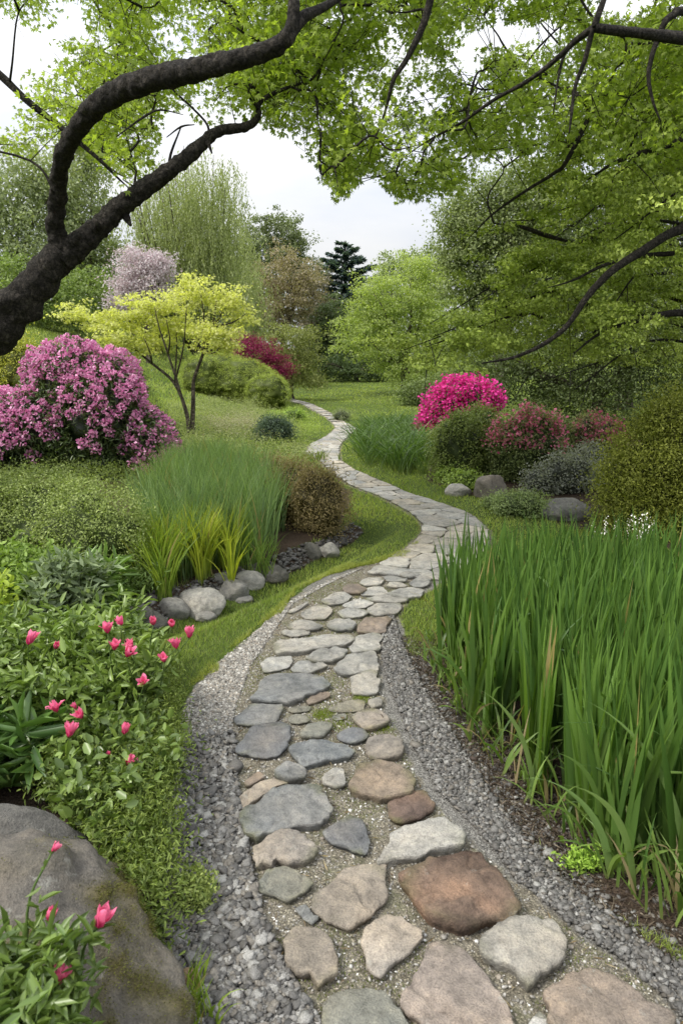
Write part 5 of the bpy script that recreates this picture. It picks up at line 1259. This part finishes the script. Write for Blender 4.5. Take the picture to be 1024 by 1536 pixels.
rock('rock', 'pale wedge shaped rock at the foot of the huge boulder', tuple(at(250, 1530, .02)), (.07, .10, .06), .4, 19, (.25, .24, .22))

# ---------------------------------------------------------------- foreground planting
def petals(n, Lp, Wp, open_, rs, K=5):
    """a cup of n petals standing on the origin"""
    V, F, C = [], [], []
    for i in range(n):
        a = 2 * pi * i / n + rs.normal() * .2; op = open_ * rs.uniform(.6, 1.3); t = np.linspace(0, 1, K + 1)
        r = Lp * (.26 * np.sin(pi * np.clip(t * .75, 0, 1)) + .35 * op * t ** 2); z = Lp * (t * (1 - .25 * op * t))
        wv = Wp * np.sin(pi * np.clip(t ** .8 * .92 + .06, 0, 1)) ** .8 * .5; rad = np.array([cos(a), sin(a), 0]); tan = np.array([-sin(a), cos(a), 0])
        for k in range(K + 1):
            c = rad * r[k] + np.array([0, 0, z[k]]); cup = -rad * wv[k] * .45
            jt = rs.normal(size=(3, 3)) * .055 * Lp * t[k]; V += [c - tan * wv[k] + cup + jt[0], c + jt[1] * .5, c + tan * wv[k] + cup + jt[2]]
            col = np.array([.60, .03, .15]) * (1 - t[k]) + np.array([.88, .24, .40]) * t[k]; C += [col * rs.uniform(.9, 1.1)] * 3
        b = len(V) - 3 * (K + 1)
        for k in range(K):
            for j in (0, 1): F.append([b + 3 * k + j, b + 3 * k + j + 1, b + 3 * k + 4 + j, b + 3 * k + 3 + j])
    return np.array(V), np.array(F), np.array(C)

def rot_to(d):
    d = np.array(d, float); d /= np.linalg.norm(d); x = np.cross([0, 1, .01], d); x /= np.linalg.norm(x); y = np.cross(d, x); return np.stack([x, y, d], 1)

GST = (.10, .16, .04)
def leafy_plant(name, label, cat, bases, h, leaf, per, c1, c2, templ=T_LANCE, lean=.35, mat=None, start=.25, width=1.0, droop=.1, flowers=(), seed=0, clus=.02, group=None, fl_size=.045, upl=.6, whorl=False):
    rs = np.random.default_rng(seed); bases = [np.array(b, float) for b in bases]; o0 = np.mean(bases, 0); t = thing(name, label, cat, o0, group)
    st, P, D = [], [], []
    for b in bases:
        hh = h * rs.uniform(.7, 1.15); a = rs.uniform(0, 2 * pi); l = rs.uniform(0, lean) * hh; tip = b + [cos(a) * l, sin(a) * l, hh]; m = b * .5 + tip * .5 + np.array([-cos(a) * l * .15, -sin(a) * l * .15, .04 * hh])
        pts, _ = spline(np.array([b, m, tip]), np.ones(3), 10); st.append(tube([b - [0, 0, .02], m, tip], [.004, .0032, .0018], 5, col=GST, sub=4))
        n = per; u = start + (1 - start) * rs.random(n) ** .75
        if whorl: u = np.round(u * 7) / 7
        idx = np.clip((u * (len(pts) - 1)).astype(int), 0, len(pts) - 1); ang = rs.uniform(0, 2 * pi, n); el = rs.uniform(-.1, .9, n) * (.4 + u)
        P.append(pts[idx] + rs.normal(size=(n, 3)) * clus); D.append(np.stack([np.cos(ang) * np.cos(el), np.sin(ang) * np.cos(el), np.sin(el)], -1))
    for i, (px, py, Y, sz) in enumerate(flowers):
        p = W(px, py, Y - (.14 if Y > 2 else 0)); b = min(bases, key=lambda q: np.hypot(q[0] - p[0], q[1] - p[1])); m = b * .45 + p * .55 + rs.normal(size=3) * .02 + [0, 0, .03]
        if np.hypot(b[0] - p[0], b[1] - p[1]) > .35: b = np.array([p[0] - .12, p[1] + .05, float(H(p[0], p[1]))]) * [1, 1, 1]; m = b * .4 + p * .6 + [.0, 0, .05]
        st.append(tube([b, m, p], [.004, .003, .0022], 5, col=GST, sub=5))
        n = 9; u = rs.uniform(.3, .95, n)[:, None]; P.append((b * (1 - u) ** 2 + 2 * m * u * (1 - u) + p * u * u)); D.append(rnd_dirs(n, .3))
        tilt = rs.normal(size=3) * .35; tilt[2] = 1; Rm = rot_to(tilt); sz *= rs.uniform(.75, 1.1)
        V, F, C = petals(int(rs.integers(4, 7)), sz * 1.25, sz * .62, rs.uniform(.05, 1.5), rs)
        V2, F2, C2 = petals(3, sz * 1.1, sz * .5, .15, rs)
        V, F, C = parts_merge([(V, F, C), (V2 + [0, 0, .002], F2, C2)])
        fo = part('flower', V @ Rm.T + p, F, M_PETAL, t, C, True)
        sv, sf, sc = blades(np.tile(p - [0, 0, .003], (5, 1)), np.arange(5) * 2 * pi / 5, .014, .5, .4, .007, K=3, twist=np.full(5, pi / 2), c1=GST, c2=(.16, .24, .06), prof='g')
        part('sepals', sv, sf, M_LEAF, fo, sc)
    P = np.concatenate(P); D = np.concatenate(D)
    V, F, C = leaf_geo(P, leaf, c1, c2, templ, upl, dirs=D * 2.2, droop=droop, width=width)
    part('leaves', V, F, mat or M_LEAF, t, C); V, F, C = parts_merge(st); part('stems', V, F, M_LEAF, t, C, True); return t

def bases_px(poly, n): 
    q = scatter_poly(atp(poly), n); return [np.array([x, y, float(H(x, y))]) for x, y in q]

FL = [(42, 967, 2.75, .050), (84, 973, 2.8, .032), (162, 950, 2.75, .045), (183, 938, 2.8, .05), (190, 985, 2.65, .05), (172, 975, 2.7, .04), (199, 972, 2.7, .04), (230, 937, 2.85, .045), (258, 940, 2.85, .04), (284, 957, 2.8, .045),
      (265, 973, 2.75, .04), (247, 993, 2.7, .045), (216, 1027, 2.6, .042), (86, 1068, 2.4, .046), (124, 1077, 2.4, .042), (115, 1063, 2.45, .025), (103, 1106, 2.3, .048), (186, 1101, 2.35, .044), (193, 1149, 2.25, .044), (165, 1132, 2.3, .018)]
leafy_plant('flowering_plant', 'leafy bush dotted with rose pink cupped flowers on the left edge of the path', 'flowering plant', bases_px([(-60, 1170), (120, 1150), (200, 1145), (215, 1090), (205, 1010), (60, 1000), (-80, 1010)], 150), .41, .060, 60,
            (.045, .08, .012), (.15, .21, .04), T_LANCE, .45, M_SHINY, .3, 1.25, .15, FL, 3, .03)
leafy_plant('dark_undergrowth', 'dark green small leaved undergrowth between the pink flowers and the huge boulder', 'plant', bases_px([(90, 1235), (190, 1330), (218, 1320), (226, 1200), (226, 1120), (215, 1060), (120, 1120)], 130), .27, .040, 46, (.035, .062, .012), (.12, .17, .035), T_OVAL, .5, M_SHINY, .1, 1.3, .15, (), 14, .03)
leafy_plant('broad_leaved_plant', 'dark lance leaved plant at the left edge above the huge boulder', 'plant', bases_px([(-80, 1215), (70, 1205), (80, 1150), (-80, 1150)], 16), .26, .15, 34, (.03, .07, .014), (.085, .15, .03), T_LANCE, .3, M_SHINY, .2, .8, .45, (), 4, .012)
leafy_plant('lime_shrub', 'lime green small leaved shrub at the far left edge above the pink flowers', 'shrub', bases_px([(-120, 1010), (20, 1000), (30, 960), (-120, 960)], 45), .46, .045, 60, (.13, .18, .02), (.30, .36, .04), T_OVAL, .4, None, .35, 1.2, .1, (), 5, .035)
leafy_plant('grey_leaved_plant', 'grey green feathery plant behind the pink flowers, left of the stream rocks', 'plant', bases_px([(60, 985), (150, 970), (150, 930), (70, 935)], 34), .42, .075, 70, (.07, .10, .05), (.17, .21, .11), T_SLIM, .4, None, .25, 1.3, .1, (), 6, .03)
leafy_plant('mixed_plants', 'bright green arching leaved plant left of the bright grass clumps', 'plant', bases_px([(130, 945), (185, 935), (180, 910), (130, 915)], 20), .34, .13, 34, (.06, .12, .02), (.16, .24, .05), T_LANCE, .4, M_SHINY, .1, .7, .5, (), 7, .015)
leafy_plant('small_leaved_bush', 'mid green small leaved bush at the left edge below the wide grey green shrub', 'shrub', bases_px([(-100, 950), (80, 945), (120, 915), (100, 895), (-100, 900)], 100), .38, .042, 70, (.07, .12, .02), (.18, .25, .05), T_OVAL, .4, None, .3, 1.2, .1, (), 8, .035)
cover('creeping_plants', 'low fine leaved greenery spilling from the flowers towards the pale gravel', [(85, 1215), (150, 1240), (200, 1330), (225, 1420), (236, 1480), (240, 1400), (234, 1330), (236, 1240), (248, 1160), (242, 1105), (235, 1060), (225, 1010), (190, 1010), (150, 1100), (90, 1160)], 1500, .022, (.04, .065, .012), (.13, .17, .03), .34, T_LANCE, 5, cr=.055, per=34)
cover('tiny_leaved_weeds', 'tiny pale leaved weeds mixed among the greenery beside the gravel', [(100, 1190), (190, 1300), (240, 1420), (250, 1330), (256, 1240), (262, 1150), (240, 1080), (170, 1090)], 420, .011, (.09, .12, .02), (.20, .25, .05), .26, T_OVAL, 15, cr=.04, per=40)
cover('bed_greenery', 'low mixed greenery under the lilac rhododendron', [(-80, 760), (160, 745), (215, 760), (260, 720), (200, 700), (-80, 700)], 800, .03, (.06, .09, .02), (.17, .21, .05), .3, T_LANCE, 16, cr=.1)
cover('edging_weeds', 'light green weeds at the edge of the grass beside the flowers', [(205, 1010), (250, 1000), (262, 1060), (262, 1110), (240, 1150), (215, 1100)], 420, .014, (.08, .11, .02), (.18, .23, .05), .12, T_OVAL, 6, cr=.03, per=30)
cover('bank_plants', 'dark low greenery on the bank above the stream bed', [(120, 1010), (205, 985), (200, 950), (185, 935), (110, 950), (60, 1000)], 420, .035, (.05, .09, .02), (.13, .19, .04), .2, T_LANCE, 7, cr=.06, per=20)
cover('shrub_skirt', 'leafy undergrowth around the stems between shrub and bright grasses', [(150, 912), (230, 900), (225, 860), (160, 880)], 160, .04, (.05, .09, .02), (.12, .17, .04), .25, T_LANCE, 8, cr=.07, per=20)
# the plant growing over the boulder at the very front
bb_ = [np.array([rng.uniform(-.78, -.50), rng.uniform(.88, 1.12), .34 + rng.uniform(-.05, .05)]) for _ in range(44)]
leafy_plant('tulip_like_plant', 'small plant with four pink red buds growing over the front of the huge boulder', 'flowering plant', bb_, .17, .048, 46, (.04, .075, .013), (.12, .17, .035), T_LANCE, .5, M_SHINY, .05, 1.0, .1,
            [(146, 1392, 1.12, .038), (74, 1382, 1.14, .032), (88, 1476, 1.05, .040), (78, 1278, 1.25, .022)], 9, .02)
for px, py, lab in ((283, 1365, 'fine leaved olive weed tuft on the dark pebbles beside the boulder'), (300, 1352, 'smaller pale weed tuft on the dark pebbles beside the boulder')):
    b0 = at(px, py); leafy_plant('weed', lab, 'weed', [b0 + [rng.normal() * .03, rng.normal() * .03, 0] for _ in range(14)], .10, .012, 60, (.09, .12, .03), (.22, .26, .07), T_OVAL, .6, None, .1, 1.2, 0, (), px, .012)
b0 = at(866, 1300); leafy_plant('weed', 'bright green ferny weed on the bare soil in front of the irises', 'weed', [b0 + [rng.normal() * .035, rng.normal() * .03, 0] for _ in range(14)], .055, .016, 40, (.12, .20, .02), (.26, .38, .05), T_OVAL, .8, None, .1, 1.0, 0, (), 31, .01)
tuft(290, 1530, 'fresh green grass tuft at the foot of the boulder at the bottom', 12, .13, .009, (.14, .22, .02), (.28, .38, .05), .02, cl=6)
tuft(275, 1560, 'fresh green grass tuft cut by the bottom edge beside the boulder', 12, .12, .009, (.12, .2, .02), (.25, .35, .05), .02, cl=6)
for px, py, n_, lab in ((483, 1073, 60, 'moss tuft between the little rounded cobbles in mid path'), (545, 1046, 60, 'moss tuft beside the small pale stone at the right edge'), (512, 1087, 30, 'small moss patch above the dark blue lens shaped stone'), (575, 1093, 24, 'small moss patch between the two tan cobbles')):
    c = at(px, py); q = c + rng.normal(size=(n_ * 10, 3)) * [.030, .030, 0]; q[:, 2] = H(q[:, 0], q[:, 1])
    V, F, C = blades(q, rng.uniform(0, 6.3, len(q)), rng.uniform(.006, .018, len(q)), rng.uniform(0, .6, len(q)), .5, .003, K=2, c1=(.13, .18, .02), c2=(.27, .33, .04), prof='g')
    o = ob('moss_tuft', mesh_np('moss_tuft', V - c, F, M_BLADE, C)); o.location = c; tag(o, lab, 'moss')
c = at(822, 1279); V, F, C = petals(5, .016, .014, .9, np.random.default_rng(4)); o = ob('fallen_blossom', mesh_np('fallen_blossom', V, F, M_PETAL, C * .3 + .5)); o.location = c; o.rotation_euler = (.9, .3, 0); tag(o, 'tiny pale pink blossom fallen on the soil beside the gravel', 'blossom')

# mulch on the soil
def litter(name, label, polys, n, cols):
    q = scatter_poly(polys, n); q = q[q[:, 1] < 5]; n = len(q); P = np.stack([q[:, 0], q[:, 1], H(q[:, 0], q[:, 1]) + rng.uniform(.001, .012, n)], -1)
    D = rnd_dirs(n) * [1, 1, .25]; ln = rng.uniform(.008, .05, n) ; V, F, k = leaves(P, D, rnd_dirs(n, 1.0), ln, T_SLIM, rng.uniform(.25, 1.6, n) * np.clip(.015 / ln, .2, 1.4))
    c = np.array(cols)[rng.integers(0, len(cols), n)] * rng.uniform(.6, 1.3, (n, 1)); o = ob(name, mesh_np(name, V, F, M_LEAF, np.repeat(c, k, 0))); return tag(o, label, 'mulch', kind='stuff')
MUL = [(.09, .066, .045), (.05, .036, .026), (.14, .11, .08), (.065, .045, .032), (.20, .165, .12), (.035, .026, .02)]
FRONTSOIL = atp([(600, 955), (655, 960), (720, 1040), (800, 1130), (900, 1220), (1050, 1320), (1250, 1480), (1250, 1640), (1100, 1540), (1000, 1460), (900, 1385), (820, 1320), (745, 1225), (690, 1130), (640, 1050), (612, 1000)])
litter('soil_mulch', 'brown shredded mulch and dead stalks on the soil before the irises', FRONTSOIL, 20000, MUL)
q = scatter_poly(FRONTSOIL, 6000); dg = sdf(q[:, 0], q[:, 1], GRAVEL); qg = scatter_poly(FRONTSOIL, 12000); dg = -sdf(qg[:, 0], qg[:, 1], GRAVEL); qg = qg[rng.random(len(qg)) < np.exp(-np.clip(dg, 0, 9) / .07)]; pebbles('stray_gravel', qg, .006, GREY, 1, label='stray grey gravel thinning out over the soil edge')
pebbles('soil_crumbs', q, .0045, [(.07, .05, .035), (.11, .085, .06), (.16, .15, .135), (.045, .03, .022)], 1, label='crumbs of dark earth and grit on the soil before the irises')
litter('fallen_leaves', 'bits of dead leaf strewn over the path and gravel', SANDP, 1200, [(.20, .14, .07), (.12, .08, .05), (.3, .24, .14)])
litter('bed_litter', 'dark leaf litter on the left bank', atp([(-100, 1000), (200, 990), (215, 955), (300, 880), (420, 835), (380, 800), (100, 850), (-100, 880)]), 9000, MUL)

# white flower spikes beside the cypress
b0 = at(955, 905); t = thing('white_flowers', 'thin spikes of small white flowers below the golden cypress behind the irises', 'flowers', b0)
st, pp = [], []
for px, tpy in ((940, 778), (948, 770), (960, 776), (968, 768), (952, 785), (925, 780), (905, 774), (975, 780), (890, 782)):
    a = np.array([W(px, 880, 5.3)[0], 5.3 + rng.uniform(-.2, .2), 0]); a[2] = H(a[0], a[1]); tp = W(px + rng.uniform(-3, 3), tpy, a[1]); st.append(tube([a, (a + tp) / 2, tp], [.004, .003, .002], 4, col=GST))
    n = 22; u = rng.uniform(.6, 1, n)[:, None]; pp.append(a + (tp - a) * u + rng.normal(size=(n, 3)) * .012)
V, F, C = parts_merge(st); part('stems', V, F, M_LEAF, t, C, True)
V, F, C = leaf_geo(np.concatenate(pp), .015, (.6, .6, .54), (.82, .82, .78), T_QUAD, .3, width=1.5); part('blossoms', V, F, M_PETAL, t, C, kind='stuff')

# moss and tiny grass in the joints of the path and at the gravel's grass edge
q = scatter_poly(SANDP, 60000); nn = fnoise(np.stack([q[:, 0], q[:, 1], 0 * q[:, 0]], -1), 3.2, 61, 3); q = q[(nn > .28) & (rng.random(len(q)) < .8)]
P_ = np.stack([q[:, 0], q[:, 1], H(q[:, 0], q[:, 1])], -1)
V, F, C = blades(P_, rng.uniform(0, 6.3, len(q)), rng.uniform(.003, .010, len(q)), rng.uniform(0, .8, len(q)), .6, .003, K=2, c1=(.10, .13, .02), c2=(.20, .24, .04), prof='g')
o = ob('joint_moss', mesh_np('joint_moss', V, F, M_BLADE, C)); tag(o, 'thin green moss in the joints between the paving stones', 'moss', kind='stuff')
EDGEL = atp([(236, 1340), (232, 1250), (244, 1150), (254, 1090), (282, 1033), (322, 990), (378, 945), (424, 903), (474, 868), (540, 847), (600, 828), (630, 812), (600, 846), (548, 858), (490, 880), (440, 912), (398, 955), (344, 1002), (304, 1045), (276, 1100), (264, 1160), (252, 1250)])
q = scatter_poly(EDGEL, 26000); P_ = np.stack([q[:, 0], q[:, 1], H(q[:, 0], q[:, 1])], -1); k = fnoise(P_, 5, 62, 3) + .7 * np.clip(-sdf(q[:, 0], q[:, 1], GRAVEL) / .05, -1, 1) > .1; P_ = P_[k]
V, F, C = blades(P_, rng.uniform(0, 6.3, len(P_)), rng.uniform(.012, .045, len(P_)), rng.uniform(0, .7, len(P_)), rng.uniform(.3, 1.3, len(P_)), .0035, K=3, c1=(.19, .235, .04), c2=(.42, .45, .10), prof='g')
o = ob('grass_edge', mesh_np('grass_edge', V, F, M_BLADE, C)); tag(o, 'ragged grass creeping over the edge of the pale gravel', 'grass', kind='stuff')

# young iris shoots and dead stalks at the bed's front
q = scatter_poly(FRONTSOIL, 700); q = q[sdf(q[:, 0], q[:, 1], IRIS) > -.07]; n = len(q)
base = np.stack([q[:, 0], q[:, 1], H(q[:, 0], q[:, 1]) - .005], -1)
V, F, C = blades(base, rng.uniform(0, 6.3, n), rng.uniform(.08, .34, n), rng.uniform(0, .7, n), rng.uniform(.2, 1.6, n), rng.uniform(.008, .02, n), K=6, keel=.08, c1=(.06, .13, .02), c2=(.2, .3, .06), cbase=(.2, .22, .08))
dd = rng.random(n) < .13; C = C.reshape(n, -1, 3); C[dd] = (.30, .24, .13); C = C.reshape(-1, 3)
o = ob('iris_litter', mesh_np('iris_litter', V, F, M_BLADE, C)); tag(o, 'young shoots and withered leaves at the foot of the irises', 'iris shoots', kind='stuff')
